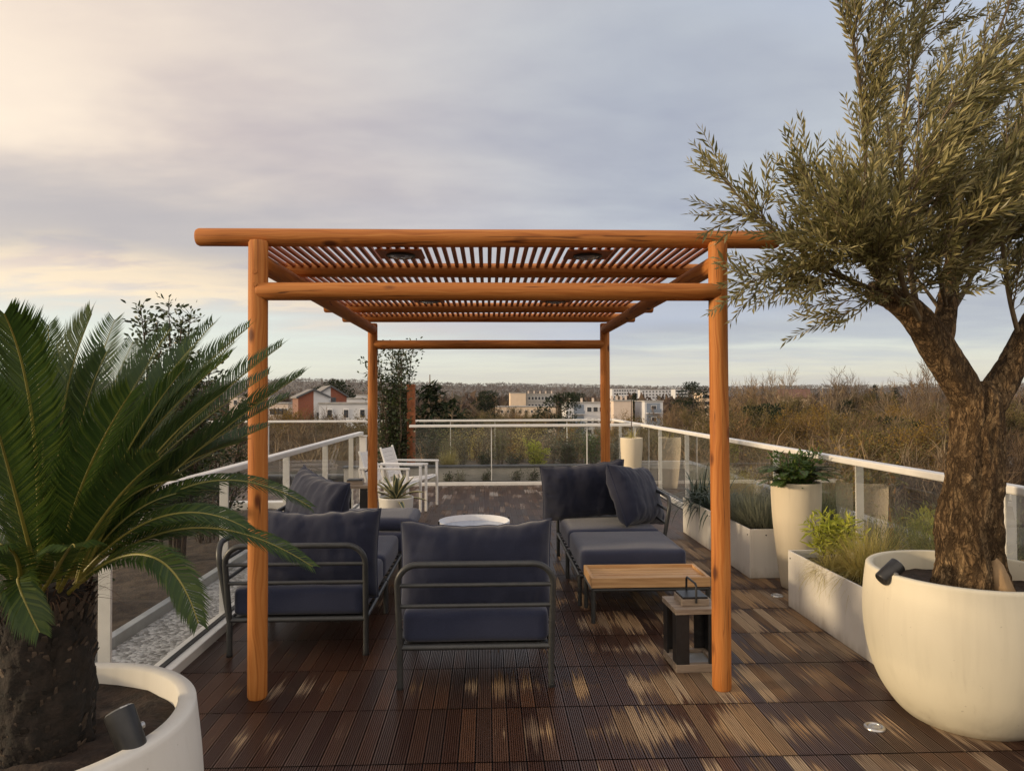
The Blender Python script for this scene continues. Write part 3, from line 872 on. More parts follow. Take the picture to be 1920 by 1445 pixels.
lantern('grey wood lantern with black handle on the deck beside the right front pergola post', (1.145, 3.90, 0), 0.255, 0.345, R(2))
t2 = lantern('dark wooden lantern by the left railing behind the blue cushions', (-1.60, 8.45, 0), 0.32, 0.47, R(4))
for ch in t2.children:
    if ch.name.startswith('handle'): ch.rotation_euler = (0, R(70), 0); ch.location = (-0.34, 0, 0.46)

# deck uplights
for px, py, lb in ((1640, 1364, 'round steel deck light in front of the large olive pot'), (1457, 1117, 'small steel deck light at the foot of the tall sand coloured pot')):
    p = ground(px, py)
    t = thing('deck_light', lb, 'deck light', (p.x, p.y, 0.0), 0, 'lights set into the deck')
    MB().lathe([(0.045, 0.0), (0.045, 0.006), (0.041, 0.010), (0.030, 0.011), (0.029, 0.007)], 40).build('ring', M['steel'], t)
    MB().lathe([(0.0, 0.0085), (0.020, 0.008), (0.0288, 0.007)], 40).build('lens', M['lens'], t)


# white garden chairs, seat facing +x
def garden_chair(label, loc, rz):
    t = thing('garden_chair', label, 'chair', loc, rz, 'white garden chairs by the left railing')
    hw = 0.275; s = 0.016
    for b in (-1, 1):
        mb = MB(); mb.b2((0.26 - s, b * hw - s, 0), (0.26 + s, b * hw + s, 0.612)); mb.build('leg', M['white_paint'], t, bevel=0.004)
        rot = Matrix.Rotation(R(-9), 3, 'Y')
        mb = MB(); mb.box((-0.315, b * hw, 0.312), (2 * s, 2 * s, 0.634), rot=rot); mb.build('leg', M['white_paint'], t, bevel=0.004)
        mb = MB(); mb.b2((-0.37, b * hw - 0.022, 0.613), (0.285, b * hw + 0.022, 0.638)); mb.build('armrest', M['white_paint'], t, bevel=0.005)
        rb = Matrix.Rotation(R(-17), 3, 'Y')
        mb = MB(); mb.box((-0.315, b * (hw - 0.034), 0.60), (0.024, 0.024, 0.50), rot=rb); mb.build('back_upright', M['white_paint'], t, bevel=0.004)
        mb = MB(); mb.tube([(-0.24, b * (hw - 0.034), 0.37), (-0.1, b * (hw - 0.034), 0.385), (0.1, b * (hw - 0.034), 0.405), (0.2, b * (hw - 0.034), 0.425), (0.245, b * (hw - 0.034), 0.42)], 0.013, 10); mb.build('seat_rail', M['white_paint'], t)
        mb = MB(); mb.tube([(0.235, b * (hw - 0.014), 0.43), (0.16, b * (hw - 0.014), 0.36), (0.02, b * (hw - 0.014), 0.325), (-0.14, b * (hw - 0.014), 0.335), (-0.25, b * (hw - 0.014), 0.37)], 0.010, 10); mb.build('brace', M['white_paint'], t)
    mb = MB(); vs, fs = [], []
    n = 14
    for i in range(n + 1):
        x = -0.235 + 0.475 * i / n
        z = 0.378 + 0.05 * (i / n) ** 1.2 - 0.018 * math.sin(math.pi * i / n)
        for y in (-hw + 0.036, hw - 0.036): vs += [(x, y, z + 0.004), (x, y, z - 0.004)]
    for i in range(n):
        a = 4 * i
        fs += [(a, a + 2, a + 6, a + 4), (a + 1, a + 5, a + 7, a + 3)]
    mb.add(vs, fs, 0, True); mb.build('seat_sling', M['strap'], t)
    mb = MB(); rb = Matrix.Rotation(R(-17), 3, 'Y')
    for k in range(7):
        c = Vector((-0.315, 0, 0.60)) + rb @ Vector((0, 0, -0.17 + 0.40 * (k + 0.5) / 7))
        mb.box(c, (0.008, 2 * hw - 0.085, 0.0545), rot=rb)
    mb.build('back_sling', M['strap'], t)
    for z, x in ((0.37, -0.245), (0.415, 0.245)):
        mb = MB(); mb.tube([(x, -hw + 0.03, z), (x, hw - 0.03, z)], 0.012, 10); mb.build('crossbar', M['white_paint'], t)
    return t
garden_chair('white metal garden chair nearer the pergola post, partly behind the agave', (-1.20, 8.98, 0), R(-11))
garden_chair('white metal garden chair farther back beside the inner glass railing', (-1.03, 9.62, 0), R(-11))

# ================================================================== POTS
def soil_mb(r, z, seed, n=40, rings=14, amp=0.02):
    mb = MB(); vs, fs = [(0, 0, z + amp)], []
    for i in range(1, rings + 1):
        for k in range(n):
            a = 2 * math.pi * k / n; rr = r * i / rings
            x, y = rr * math.cos(a), rr * math.sin(a)
            vs.append((x, y, z + amp * (mnoise.noise((x * 9 + seed, y * 9, 1)) + 0.7 * mnoise.noise((x * 26 + seed, y * 26, 5)))))
    for k in range(n): fs.append((0, 1 + k, 1 + (k + 1) % n))
    for i in range(rings - 1):
        for k in range(n):
            a = 1 + i * n + k; b = 1 + i * n + (k + 1) % n
            fs.append((a, a + n, b + n, b))
    return mb.add(vs, fs, 0, True)


def smooth_prof(ctrl, n=8):
    out = []
    for i in range(len(ctrl) - 1):
        p0 = ctrl[max(0, i - 1)]; p1 = ctrl[i]; p2 = ctrl[i + 1]; p3 = ctrl[min(len(ctrl) - 1, i + 2)]
        for k in range(n):
            t = k / n
            out.append(tuple(0.5 * ((2 * p1[j]) + (-p0[j] + p2[j]) * t + (2 * p0[j] - 5 * p1[j] + 4 * p2[j] - p3[j]) * t * t + (-p0[j] + 3 * p1[j] - 3 * p2[j] + p3[j]) * t ** 3) for j in range(len(p1))))
    out.append(tuple(ctrl[-1]))
    return out


def pot(name, label, loc, ctrl, wall, soil_z, m, depth=0.25, cat='pot'):
    t = thing(name, label, cat, loc)
    prof = [(0.0, 0.0)] + [(ctrl[0][0] - 0.01, 0.0)] + smooth_prof(ctrl)
    r, z = ctrl[-1]
    prof += [(r - 0.006, z + 0.006), (r - wall + 0.006, z + 0.006), (r - wall, z), (r - wall - 0.004, z - depth)]
    MB().lathe(prof, 96).build('shell', m, t)
    soil_mb(r - wall - 0.002, soil_z, rng.random() * 20).build('soil', M['soil'], t)
    return t

OP = Vector((2.262, 3.235, 0))
pot('olive_pot', 'large round cream pot holding the olive tree', OP, [(0.27, 0.0), (0.315, 0.045), (0.375, 0.14), (0.417, 0.27), (0.436, 0.42), (0.434, 0.55), (0.420, 0.675)], 0.034, 0.585, M['cream_pot'])
PP = Vector((-1.275, 1.955, 0))
pot('palm_pot', 'large white pot holding the cycad palm, in the left foreground', PP, [(0.30, 0.0), (0.36, 0.05), (0.425, 0.16), (0.455, 0.30), (0.452, 0.45), (0.435, 0.615)], 0.050, 0.562, M['white_pot'], 0.2)
TP = Vector((2.435, 5.42, 0))
pot('tall_pot', 'tall sand coloured tapered pot with a leafy fern beside the white planters', TP, [(0.110, 0.0), (0.122, 0.03), (0.150, 0.25), (0.175, 0.5), (0.187, 0.7), (0.188, 0.825)], 0.018, 0.775, M['tall_pot'])
TP2 = Vector((2.38, 11.45, 0))
pot('tall_pot', 'tall sand coloured tapered pot with a thin stake in the far right corner', TP2, [(0.110, 0.0), (0.122, 0.03), (0.150, 0.25), (0.172, 0.5), (0.183, 0.7), (0.184, 0.83)], 0.018, 0.78, M['tall_pot'])
AP = Vector((-1.06, 8.05, 0))
pot('agave_pot', 'white tapered pot with striped agave behind the blue footstool', AP, [(0.15, 0.0), (0.165, 0.02), (0.185, 0.18), (0.20, 0.365)], 0.016, 0.34, M['white_pot'])


def planter(label, x0, x1, y0, y1, h, z0=0.0):
    t = thing('planter_box', label, 'planter', ((x0 + x1) / 2, (y0 + y1) / 2, z0))
    a, b, w = (x1 - x0) / 2, (y1 - y0) / 2, 0.014
    mb = MB()
    mb.b2((-a, -b, 0), (-a + w, b, h)); mb.b2((a - w, -b, 0), (a, b, h))
    mb.b2((-a + w + .0004, -b, 0), (a - w - .0004, -b + w, h)); mb.b2((-a + w + .0004, b - w, 0), (a - w - .0004, b, h))
    mb.build('shell', M['box_pot'], t, bevel=0.003)
    mb = MB(); vs, fs = [], []
    nx_, ny_ = 10, max(8, int(2 * b / 0.04))
    for j in range(ny_ + 1):
        for i in range(nx_ + 1):
            x = -a + w + (2 * a - 2 * w) * i / nx_; y = -b + w + (2 * b - 2 * w) * j / ny_
            vs.append((x, y, h - 0.05 + 0.018 * mnoise.noise((x * 14, y * 14 + y0, 3))))
    for j in range(ny_):
        for i in range(nx_):
            q = j * (nx_ + 1) + i; fs.append((q, q + 1, q + nx_ + 2, q + nx_ + 1))
    mb.add(vs, fs, 0, True); mb.build('soil', M['soil'], t)
    mb = MB()
    for sy_ in (-1, 1):
        mb.tube([(-a + 0.0005, sy_ * (b - 0.04), h - 0.05), (-a - 0.003, sy_ * (b - 0.04), h - 0.05)], 0.006, 10)
    mb.tube([(-0.06, -b + 0.0005, h - 0.05), (-0.06, -b - 0.003, h - 0.05)], 0.006, 10)
    mb.build('rivets', M['metal_black'], t)
    return t
planter('white box planter with dark strap leaves, farthest of the right row', 2.175, 2.565, 6.72, 7.70, 0.385)
planter('white box planter with grey lavender, between the strap leaf planter and the tall pot', 2.165, 2.565, 5.70, 6.64, 0.405)
planter('long white box planter with lime bamboo and straw grass beside the olive pot', 2.155, 2.60, 3.70, 4.94, 0.400)
planter('low pale planter box in the soil bed beyond the left railing', -4.6, -3.3, 8.7, 9.1, 0.19, 0.0)


# spotlights in the pots, small path light
def spotlight(label, loc, aim):
    t = thing('spotlight', label, 'spotlight', loc)
    d = Vector(aim).normalized()
    c = Vector((0, 0, 0.055))
    mb = MB(); mb.tube([c - d * 0.058, c - d * 0.052, c + d * 0.05, c + d * 0.055], [0.030, 0.034, 0.037, 0.037], 28); mb.build('housing', M['metal_black'], t)
    mb = MB(); mb.tube([c + d * 0.0555, c + d * 0.060], [0.037, 0.031], 28); mb.build('lens', M['lens'], t)
    mb = MB(); mb.tube([(0, 0, -0.08), (0, 0, 0.02)], 0.007, 8); mb.build('stake', M['metal_black'], t)
    mb = MB(); s = d.cross(Vector((0, 0, 1))).normalized(); mb.tube([c + s * 0.03, c + s * 0.046], 0.009, 10); mb.build('knob', M['steel'], t)
    return t
p = at(238, 1310, PP.y - 0.12); spotlight('black spotlight standing in the soil of the cycad pot', (p.x, p.y, 0.590), (-0.45, 0.25, 0.75))
p = at(1668, 1062, OP.y - 0.06); spotlight('black spotlight standing at the rim of the olive pot', (p.x, p.y, 0.63), (0.62, 0.1, 0.45))
t = thing('path_light', 'small steel path light in the long planter before the straw grass', 'path light', (2.28, 4.12, 0.33))
MB().tube([(0, 0, 0), (0, 0, 0.085), (0, 0, 0.09)], [0.016, 0.016, 0.012], 20).build('body', M['steel'], t)
MB().tube([(0, 0, 0.0905), (0, 0, 0.098)], [0.012, 0.011], 20).build('cap', M['lens'], t)


# ================================================================== LEAF HELPERS
def rvec(r=rng):
    while True:
        v = Vector((r.uniform(-1, 1), r.uniform(-1, 1), r.uniform(-1, 1)))
        if 0.05 < v.length < 1: return v.normalized()


def leaf(mb, p, d, nrm, L, w, droop=0.0, mi=0):
    """folded lance leaf: 4 triangles-ish (2 quads)"""
    d = d.normalized()
    s = d.cross(nrm)
    s = s.normalized() if s.length > 1e-6 else d.orthogonal().normalized()
    u = s.cross(d)
    a = p + d * (L * 0.35) + s * (w / 2) + u * (w * 0.18)
    b = p + d * (L * 0.35) - s * (w / 2) + u * (w * 0.18)
    a2 = p + d * (L * 0.72) + s * (w * 0.36) + u * (w * 0.1) - Vector((0, 0, droop * L * 0.5))
    b2 = p + d * (L * 0.72) - s * (w * 0.36) + u * (w * 0.1) - Vector((0, 0, droop * L * 0.5))
    tip = p + d * L - Vector((0, 0, droop * L))
    m_ = p + d * (L * 0.5) - Vector((0, 0, droop * L * 0.25))
    mb.add([p, a, a2, tip, b2, b, m_], [(0, 6, 1), (1, 6, 2), (2, 6, 3), (0, 5, 6), (5, 4, 6), (4, 3, 6)], mi)


def leaf2(mb, p, d, nrm, L, w, droop=0.0, mi=0):
    d = d.normalized(); s = d.cross(nrm)
    s = s.normalized() if s.length > 1e-6 else d.orthogonal().normalized()
    u = s.cross(d)
    q = p + d * (L * 0.45)
    tip = p + d * L - Vector((0, 0, droop * L))
    mb.add([p, q + s * (w / 2) + u * (w * .2), tip, q - s * (w / 2) + u * (w * .2)], [(0, 1, 2), (0, 2, 3)], mi)


def blade(mb, p, d, L, w, bend, n=5, mi=0, side=None, smooth=True):
    """arching grass blade; bend = downward curvature"""
    d = d.normalized()
    s = side or d.cross(Vector((0, 0, 1)))
    s = s.normalized() if s.length > 1e-4 else Vector((1, 0, 0))
    vs, fs = [], []
    q = Vector(p); dd = d.copy()
    for i in range(n + 1):
        ww = w * (1 - i / n) ** 0.7 + 0.0004
        vs += [q + s * ww / 2, q - s * ww / 2]
        dd = (dd + Vector((0, 0, -bend / n))).normalized()
        q = q + dd * (L / n)
    for i in range(n): fs.append((2 * i, 2 * i + 1, 2 * i + 3, 2 * i + 2))
    mb.add(vs, fs, mi, smooth)


# ================================================================== CYCAD
CT = at(88, 1100, 1.955)
pt_ = thing('cycad_palm', 'cycad palm with stiff feathery dark green fronds in the white pot', 'palm', (CT.x, CT.y, 0.52))
C0 = Vector((CT.x, CT.y, 0.52))
mb = MB(); vs, fs = [], []
n, st = 64, 50
for i in range(st + 1):
    z = 0.50 * i / st
    for k in range(n):
        a = 2 * math.pi * k / n
        r = 0.104 - 0.026 * max(0, (i / st - 0.75) / 0.25) ** 2 + 0.012 * math.sin(i / st * 3)
        r += 0.014 * mnoise.noise((math.cos(a) * 4, math.sin(a) * 4, z * 18)) + 0.010 * abs(mnoise.noise((math.cos(a) * 9, math.sin(a) * 9, z * 40)))
        vs.append((r * math.cos(a), r * math.sin(a), z - 0.03))
for i in range(st):
    for k in range(n):
        k2 = (k + 1) % n; fs.append((i * n + k, i * n + k2, (i + 1) * n + k2, (i + 1) * n + k))
mb.add(vs, fs, 0, True); mb.add([(0, 0, 0.485)] + vs[-n:], [(0, 1 + k, 1 + (k + 1) % n) for k in range(n)], 0, True)
mb.build('trunk', M['palm_trunk'], pt_)
mb = MB()
for i in range(760):
    a = i * 2.39996; z = 0.0 + 0.44 * ((i + 0.5) / 760)
    r = 0.104
    c = Vector((r * math.cos(a), r * math.sin(a), z)); o_ = Vector((math.cos(a), math.sin(a), 0))
    s = Vector((-math.sin(a), math.cos(a), 0))
    L = rng.uniform(0.014, 0.034); w = rng.uniform(0.009, 0.022); h = rng.uniform(0.004, 0.010)
    tipv = (o_ * 0.75 + Vector((0, 0, rng.uniform(0.7, 2.4)))).normalized()
    e = c + tipv * L
    mb.add([c - s * w / 2 - Vector((0, 0, h)), c + s * w / 2 - Vector((0, 0, h)), c + s * w / 2 + Vector((0, 0, h)), c - s * w / 2 + Vector((0, 0, h)),
            e - s * w * .3, e + s * w * .3, e + s * w * .26 + Vector((0, 0, h * .6)), e - s * w * .26 + Vector((0, 0, h * .6))],
           [(0, 1, 5, 4), (1, 2, 6, 5), (2, 3, 7, 6), (3, 0, 4, 7), (4, 5, 6, 7)], 0)
mb.build('leaf_bases', M['scale_tip'], pt_)
mb = MB()
for i in range(240):
    a = rng.uniform(0, 6.283); r = rng.uniform(0.02, 0.11)
    p = Vector((r * math.cos(a), r * math.sin(a), 0.44 + rng.uniform(-0.02, 0.04)))
    blade(mb, p, Vector((math.cos(a), math.sin(a), rng.uniform(0.3, 1.6))), rng.uniform(0.05, 0.14), 0.004, rng.uniform(0.2, 1.6), 4)
mb.build('crown_fibre', M['fibre'], pt_)


def frond(P0, P1, P2, P3, nl=92, L=0.125, w=0.0063, vee=0.45, seed=0, par=pt_, names=('frond', 'midrib'), mats=None, fwd=0.75, inward=None, pulldown=0.0, start=0.13):
    """pinnate frond along a cubic Bezier in local space of the plant"""
    rr = random.Random(seed)
    mb = MB(); rib = MB()
    def B(t): return P0 * (1 - t) ** 3 + P1 * 3 * t * (1 - t) ** 2 + P2 * 3 * t * t * (1 - t) + P3 * t ** 3
    def T(t): return ((P1 - P0) * 3 * (1 - t) ** 2 + (P2 - P1) * 6 * t * (1 - t) + (P3 - P2) * 3 * t * t).normalized()
    pts = [B(k / 24) for k in range(25)]
    rib.tube(pts, [0.0062 * (1 - 0.80 * k / 24) for k in range(25)], 8)
    hint = inward if inward is not None else (Vector((0, 0, 1)) - Vector((P3.x, P3.y, 0)).normalized() * 0.55)
    for k in range(nl):
        t = start + (1 - start) * (k + 0.5) / nl
        p = B(t); tg = T(t)
        up = hint - tg * hint.dot(tg)
        up = up.normalized() if up.length > 1e-3 else tg.orthogonal().normalized()
        sd = tg.cross(up)
        prof = min(1.0, (t - start) / 0.16 + 0.35) * min(1.0, (1 - t) / 0.30 + 0.42)
        for s in (-1, 1):
            l = L * prof * rr.uniform(0.92, 1.06)
            f = fwd + 0.55 * t * t
            d0 = (sd * s * 1.0 + up * vee + tg * f + rvec(rr) * 0.06).normalized()
            d1 = (sd * s * 0.8 + up * (vee * 0.55) + tg * (f + 0.35) + Vector((0, 0, -pulldown)) + rvec(rr) * 0.05).normalized()
            # leaflet: quad + pointed end, lying in the plane of the frond
            wd = (tg - d0 * tg.dot(d0)).normalized()
            a = p + d0 * (l * 0.5); tip = a + d1 * (l * 0.5)
            ridge_ = up * 0.0008
            mb.add([p - wd * w * .32, p + wd * w * .32, a + wd * w * .5 + ridge_, a - wd * w * .5 + ridge_, tip], [(0, 1, 2, 3), (3, 2, 4)], 0)
    mats = mats or (M['palm_leaf'], M['palm_rib'])
    fo = mb.build(names[0], mats[0], par)
    rib.build(names[1], mats[1], fo)
    return fo

base = Vector((0, 0, 0.455))
def pf(px, py, Y): return at(px, py, Y) - C0
# (tip px, tip py, tip depth, mid px, mid py, mid depth)
FR = [
    (8, 588, 1.62, 62, 800, 1.80), (172, 588, 2.05, 112, 830, 2.0), (246, 735, 1.68, 150, 920, 1.82), (-25, 735, 1.45, 30, 930, 1.7),
    (318, 618, 2.35, 190, 850, 2.15), (400, 606, 2.65, 220, 850, 2.3), (468, 612, 2.55, 240, 845, 2.25), (528, 648, 2.5, 300, 850, 2.2),
    (566, 702, 2.42, 330, 880, 2.2), (430, 668, 2.2, 240, 870, 2.05), (345, 690, 2.05, 220, 880, 1.98),
    (582, 950, 2.30, 360, 910, 2.15), (586, 1062, 2.2, 360, 990, 2.1), (535, 1040, 2.5, 340, 985, 2.25), (372, 1168, 1.72, 270, 1040, 1.80),
    (74, 1185, 1.66, 34, 1085, 1.72), (462, 990, 2.0, 300, 970, 1.95), (120, 690, 2.5, 110, 860, 2.2), (60, 640, 2.2, 80, 840, 2.0),
    (-80, 640, 2.0, 10, 860, 1.95), (-140, 760, 2.3, -10, 920, 2.1), (-170, 1000, 2.2, -20, 1010, 2.05), (-80, 1130, 1.85, 0, 1060, 1.88),
    (390, 770, 2.9, 240, 900, 2.4), (500, 800, 2.8, 300, 910, 2.35), (250, 640, 2.9, 160, 860, 2.35), (300, 860, 1.6, 200, 960, 1.75), (-60, 560, 2.4, 30, 820, 2.1),
    (480, 905, 2.6, 290, 930, 2.25), (360, 650, 2.5, 210, 860, 2.2), (440, 640, 2.8, 240, 870, 2.4), (505, 700, 2.7, 280, 880, 2.3), (540, 745, 2.6, 300, 900, 2.25), (280, 680, 2.2, 180, 880, 2.05), (450, 830, 2.5, 270, 920, 2.2), (380, 860, 2.7, 240, 930, 2.3), (90, 610, 2.3, 95, 840, 2.1), (-10, 660, 2.3, 40, 850, 2.1), (330, 900, 2.0, 210, 960, 1.9), (410, 920, 2.2, 260, 955, 2.05), (200, 660, 2.1, 140, 860, 2.0), (215, 600, 2.6, 140, 840, 2.2), (420, 735, 2.15, 260, 890, 2.0),
]
for i, (tx, ty, tY, mx, my, mY) in enumerate(FR):
    tip = pf(tx, ty, tY); mid = pf(mx, my, mY)
    a = math.atan2(tip.y, tip.x)
    b0 = base + Vector((0.07 * math.cos(a), 0.07 * math.sin(a), rng.uniform(-0.02, 0.02)))
    # cubic through the middle point
    c = (mid * 4 - b0 - tip) / 2 if True else mid
    q = (mid - (b0 + tip) * 0.25) * 2
    P1 = b0 + (q - b0) * 0.667; P2 = tip + (q - tip) * 0.667
    Ln = (tip - b0).length
    down = 0.5 if ty > 900 else 0.0
    frond(b0, P1, P2, tip, nl=int((52 + 52 * Ln) * (1.0 if ty < 900 else 0.8)), L=0.124 if ty < 900 else 0.082, seed=i, vee=0.5 if ty < 900 else 0.2, pulldown=down, inward=Vector((-0.1, -0.45, 0.85)) if ty > 900 else None)
# short fronds arching straight at the viewer
frond(base + Vector((0.02, -0.07, 0)), pf(118, 1050, 1.82), pf(138, 1005, 1.70), pf(140, 1025, 1.52), nl=70, L=0.095, seed=77, vee=0.1, pulldown=0.6, fwd=0.35)
frond(base + Vector((-0.03, -0.07, 0)), pf(50, 1030, 1.80), pf(10, 1000, 1.70), pf(-40, 1040, 1.60), nl=60, L=0.08, seed=78, vee=0.1, pulldown=0.6, fwd=0.35)


# ================================================================== OLIVE TREE
ot = thing('olive_tree', 'old olive tree with gnarled trunk and windswept grey green crown in the round cream pot', 'tree', (OP.x, OP.y, 0.58))
O0 = Vector((OP.x, OP.y, 0.58))
def op(px, py, Y): return at(px, py, Y) - O0


def gnarled(mb, ctrl, radii, n=110, step=0.010, amp=0.03, seed=0.0, flare=False):
    cp = smooth_prof([(*c, r) for c, r in zip(ctrl, radii)], 24)
    # resample
    pts = [Vector(c[:3]) for c in cp]; rs_ = [c[3] for c in cp]
    out, acc = [(pts[0], rs_[0])], 0
    for i in range(1, len(pts)):
        acc += (pts[i] - pts[i - 1]).length
        if acc >= step: out.append((pts[i], rs_[i])); acc = 0
    out.append((pts[-1], rs_[-1]))
    vs, fs = [], []
    u = Vector((1, 0, 0)); L = 0
    for i, (p, r) in enumerate(out):
        t = (out[min(i + 1, len(out) - 1)][0] - out[max(i - 1, 0)][0]).normalized()
        u = (u - t * u.dot(t)).normalized(); w = t.cross(u)
        if i: L += (p - out[i - 1][0]).length
        for k in range(n):
            a = 2 * math.pi * k / n + L * 0.7
            ca, sa = math.cos(a), math.sin(a)
            s1 = mnoise.noise((ca * 1.7 + seed, sa * 1.7, L * 2.2))
            s2 = mnoise.noise((ca * 4.2 + seed, sa * 4.2, L * 4.5 + 5))
            s3 = 1 - abs(mnoise.noise((ca * 8 + seed, sa * 8, L * 7.0))) * 2
            s4 = mnoise.noise((ca * 17 + seed, sa * 17, L * 22))
            f = r / 0.15
            s5 = 1 - abs(mnoise.noise((ca * 21 + seed, sa * 21, L * 8.0))) * 2
            rr = r + 0.006 * s5 * min(1, f) + amp * f * (1.0 * s1 + 0.55 * s2) + amp * 0.28 * s3 * min(1, f) + amp * 0.16 * s4
            if flare:
                fl = max(0, 1 - L / 0.26) ** 2
                rr += fl * (0.028 + 0.045 * max(0, math.sin(a * 2.5 + 0.8)) ** 2)
            vs.append(p + (u * ca + w * sa) * max(rr, 0.004))
    for i in range(len(out) - 1):
        for k in range(n):
            k2 = (k + 1) % n; fs.append((i * n + k, i * n + k2, (i + 1) * n + k2, (i + 1) * n + k))
    mb.add(vs, fs, 0, True)
    m0 = len(out) * n
    mb.add([out[-1][0]] + vs[-n:], [(0, 1 + k, 1 + (k + 1) % n) for k in range(n)], 0, True)

tk = MB()
gnarled(tk, [op(1826, 1135, 3.235), op(1824, 1060, 3.235), op(1816, 980, 3.235), op(1822, 890, 3.235), op(1829, 810, 3.235), op(1832, 745, 3.235), op(1830, 715, 3.235)],
        [0.142, 0.126, 0.124, 0.108, 0.096, 0.090, 0.05], amp=0.040, seed=1.7, flare=True)
gnarled(tk, [op(1838, 800, 3.235), op(1812, 742, 3.225), op(1768, 668, 3.2), op(1722, 598, 3.18), op(1680, 563, 3.15), op(1632, 543, 3.12)],
        [0.062, 0.072, 0.070, 0.062, 0.052, 0.038], n=56, amp=0.020, seed=5.1)
gnarled(tk, [op(1832, 800, 3.235), op(1868, 735, 3.235), op(1900, 680, 3.22), op(1935, 610, 3.2), op(1985, 530, 3.2), op(2030, 430, 3.2)],
        [0.060, 0.068, 0.060, 0.052, 0.042, 0.028], n=56, amp=0.018, seed=8.3)
gnarled(tk, [op(1760, 655, 3.2), op(1775, 580, 3.25), op(1785, 500, 3.3), op(1800, 400, 3.35)], [0.055, 0.045, 0.034, 0.022], n=32, amp=0.012, seed=2.3)
tk.build('trunk', M['bark'], ot)
mb = MB()
gnarled(mb, [op(1862, 1040, 3.15), op(1868, 1065, 3.13), op(1877, 1095, 3.11), op(1890, 1130, 3.10)], [0.016, 0.032, 0.040, 0.046], n=28, amp=0.012, seed=4.4, step=0.006)
mb.build('bare_root', M['bare_wood'], ot)

lf, tw = MB(), MB()
lr = random.Random(11)
def shoot(p, d, L, wind, up, lsz=1.0):
    """one leafy shoot"""
    n = max(4, int(L / 0.0165))
    q = p.copy(); d = d.normalized(); pts = [q.copy()]
    ax = d.orthogonal().normalized(); k0 = lr.random() * 3
    for i in range(n):
        d = (d + wind * 0.028 + Vector((0, 0, up * 0.022)) + rvec(lr) * 0.03).normalized()
        q = q + d * (L / n); pts.append(q.copy())
        f = i / n
        if f < 0.06: continue
        ax = (ax - d * ax.dot(d)).normalized()
        ax = Matrix.Rotation(R(88) + lr.uniform(-.3, .3), 3, d) @ ax
        for s in (-1, 1):
            if lr.random() < 0.10: continue
            ld = (ax * s * lr.uniform(0.45, 0.75) + d * 1.0 + wind * 0.25 + rvec(lr) * 0.16).normalized()
            l = lsz * lr.uniform(0.042, 0.068) * (1.0 if f < 0.8 else 0.75)
            leaf2(lf, q, ld, (rvec(lr) + ax.cross(d) * 1.5).normalized(), l, l * lr.uniform(0.17, 0.22))
    # twig ribbon-tube
    k = [pts[j] for j in range(0, len(pts), 4)] + [pts[-1]]
    if (k[-1] - k[-2]).length < 1e-5: k.pop()
    if len(k) > 1: tw.tube(k, [0.0022 * (1 - 0.7 * j / len(k)) for j in range(len(k))], 3, caps=False)


def branch(ctrl, r0, spread, nsec, wind, up, seclen=(0.22, 0.45), nsh=8, first=0.25):
    c = smooth_prof([tuple(v) for v in ctrl], 10)
    c = [Vector(v) for v in c]
    tw.tube(c, [r0 * (1 - 0.85 * i / len(c)) for i in range(len(c))], 7, caps=False)
    N = len(c)
    for s in range(nsec):
        f = first + (1 - first) * (s + lr.random()) / nsec
        i = min(N - 2, int(f * (N - 1)))
        p = c[i]; t = (c[i + 1] - c[i]).normalized()
        per = rvec(lr); per = (per - t * per.dot(t)).normalized()
        d = (t * lr.uniform(0.55, 1.0) + per * spread * lr.uniform(0.5, 1.1) + Vector((0, 0, up * 0.35)) + wind * 0.35).normalized()
        L = lr.uniform(*seclen) * (1.0 if f < 0.75 else 0.75)
        # secondary branch polyline
        q = p.copy(); pl = [q.copy()]
        m_ = 6
        for j in range(m_):
            d = (d + wind * 0.07 + Vector((0, 0, up * 0.05)) + rvec(lr) * 0.10).normalized()
            q = q + d * (L / m_); pl.append(q.copy())
        tw.tube(pl, [max(0.0022, r0 * 0.32 * (1 - 0.7 * j / m_)) for j in range(m_ + 1)], 4, caps=False)
        for k in range(nsh):
            g_ = (k + lr.random()) / nsh
            x = g_ * m_; j = min(m_ - 1, int(x)); pp = pl[j].lerp(pl[j + 1], x - j)
            tt = (pl[j + 1] - pl[j]).normalized()
            pe = rvec(lr); pe = (pe - tt * pe.dot(tt)).normalized()
            shoot(pp, tt * 0.8 + pe * lr.uniform(0.25, 0.8) + wind * 0.3 + Vector((0, 0, up * 0.2)), lr.uniform(0.13, 0.30), wind, up)
        shoot(pl[-1], (pl[-1] - pl[-2]).normalized(), lr.uniform(0.15, 0.28), wind, up)
    shoot(c[-1], (c[-1] - c[-2]).normalized(), 0.2, wind, up)

NW = Vector((0, 0, 0)); WR = Vector((0.9, 0.1, 0.05)); LW = Vector((0.35, 0, 0))
def pl(*a): return [op(*q) for q in a]
branch(pl((1640, 545, 3.12), (1570, 512, 3.05), (1500, 468, 2.98), (1430, 415, 2.92), (1372, 355, 2.9)), 0.012, 0.30, 6, NW, 0.5, (0.08, 0.14), 4, 0.15)
branch(pl((1470, 450, 2.97), (1430, 415, 2.93), (1375, 398, 2.9)), 0.006, 0.12, 2, NW, 0.0, (0.04, 0.07), 2, 0.3)
branch(pl((1640, 545, 3.12), (1560, 515, 2.95), (1490, 500, 2.88), (1430, 525, 2.85)), 0.010, 0.30, 6, NW, -0.3, (0.08, 0.15), 4, 0.1)
branch(pl((1680, 563, 3.15), (1640, 480, 3.1), (1580, 430, 3.0), (1530, 365, 2.95)), 0.012, 0.35, 9, NW, 0.5, (0.10, 0.20), 6, 0.1)
branch(pl((1680, 563, 3.15), (1640, 500, 3.0), (1590, 480, 2.9), (1540, 470, 2.85)), 0.010, 0.5, 10, NW, 0.1, (0.12, 0.22), 6, 0.1)
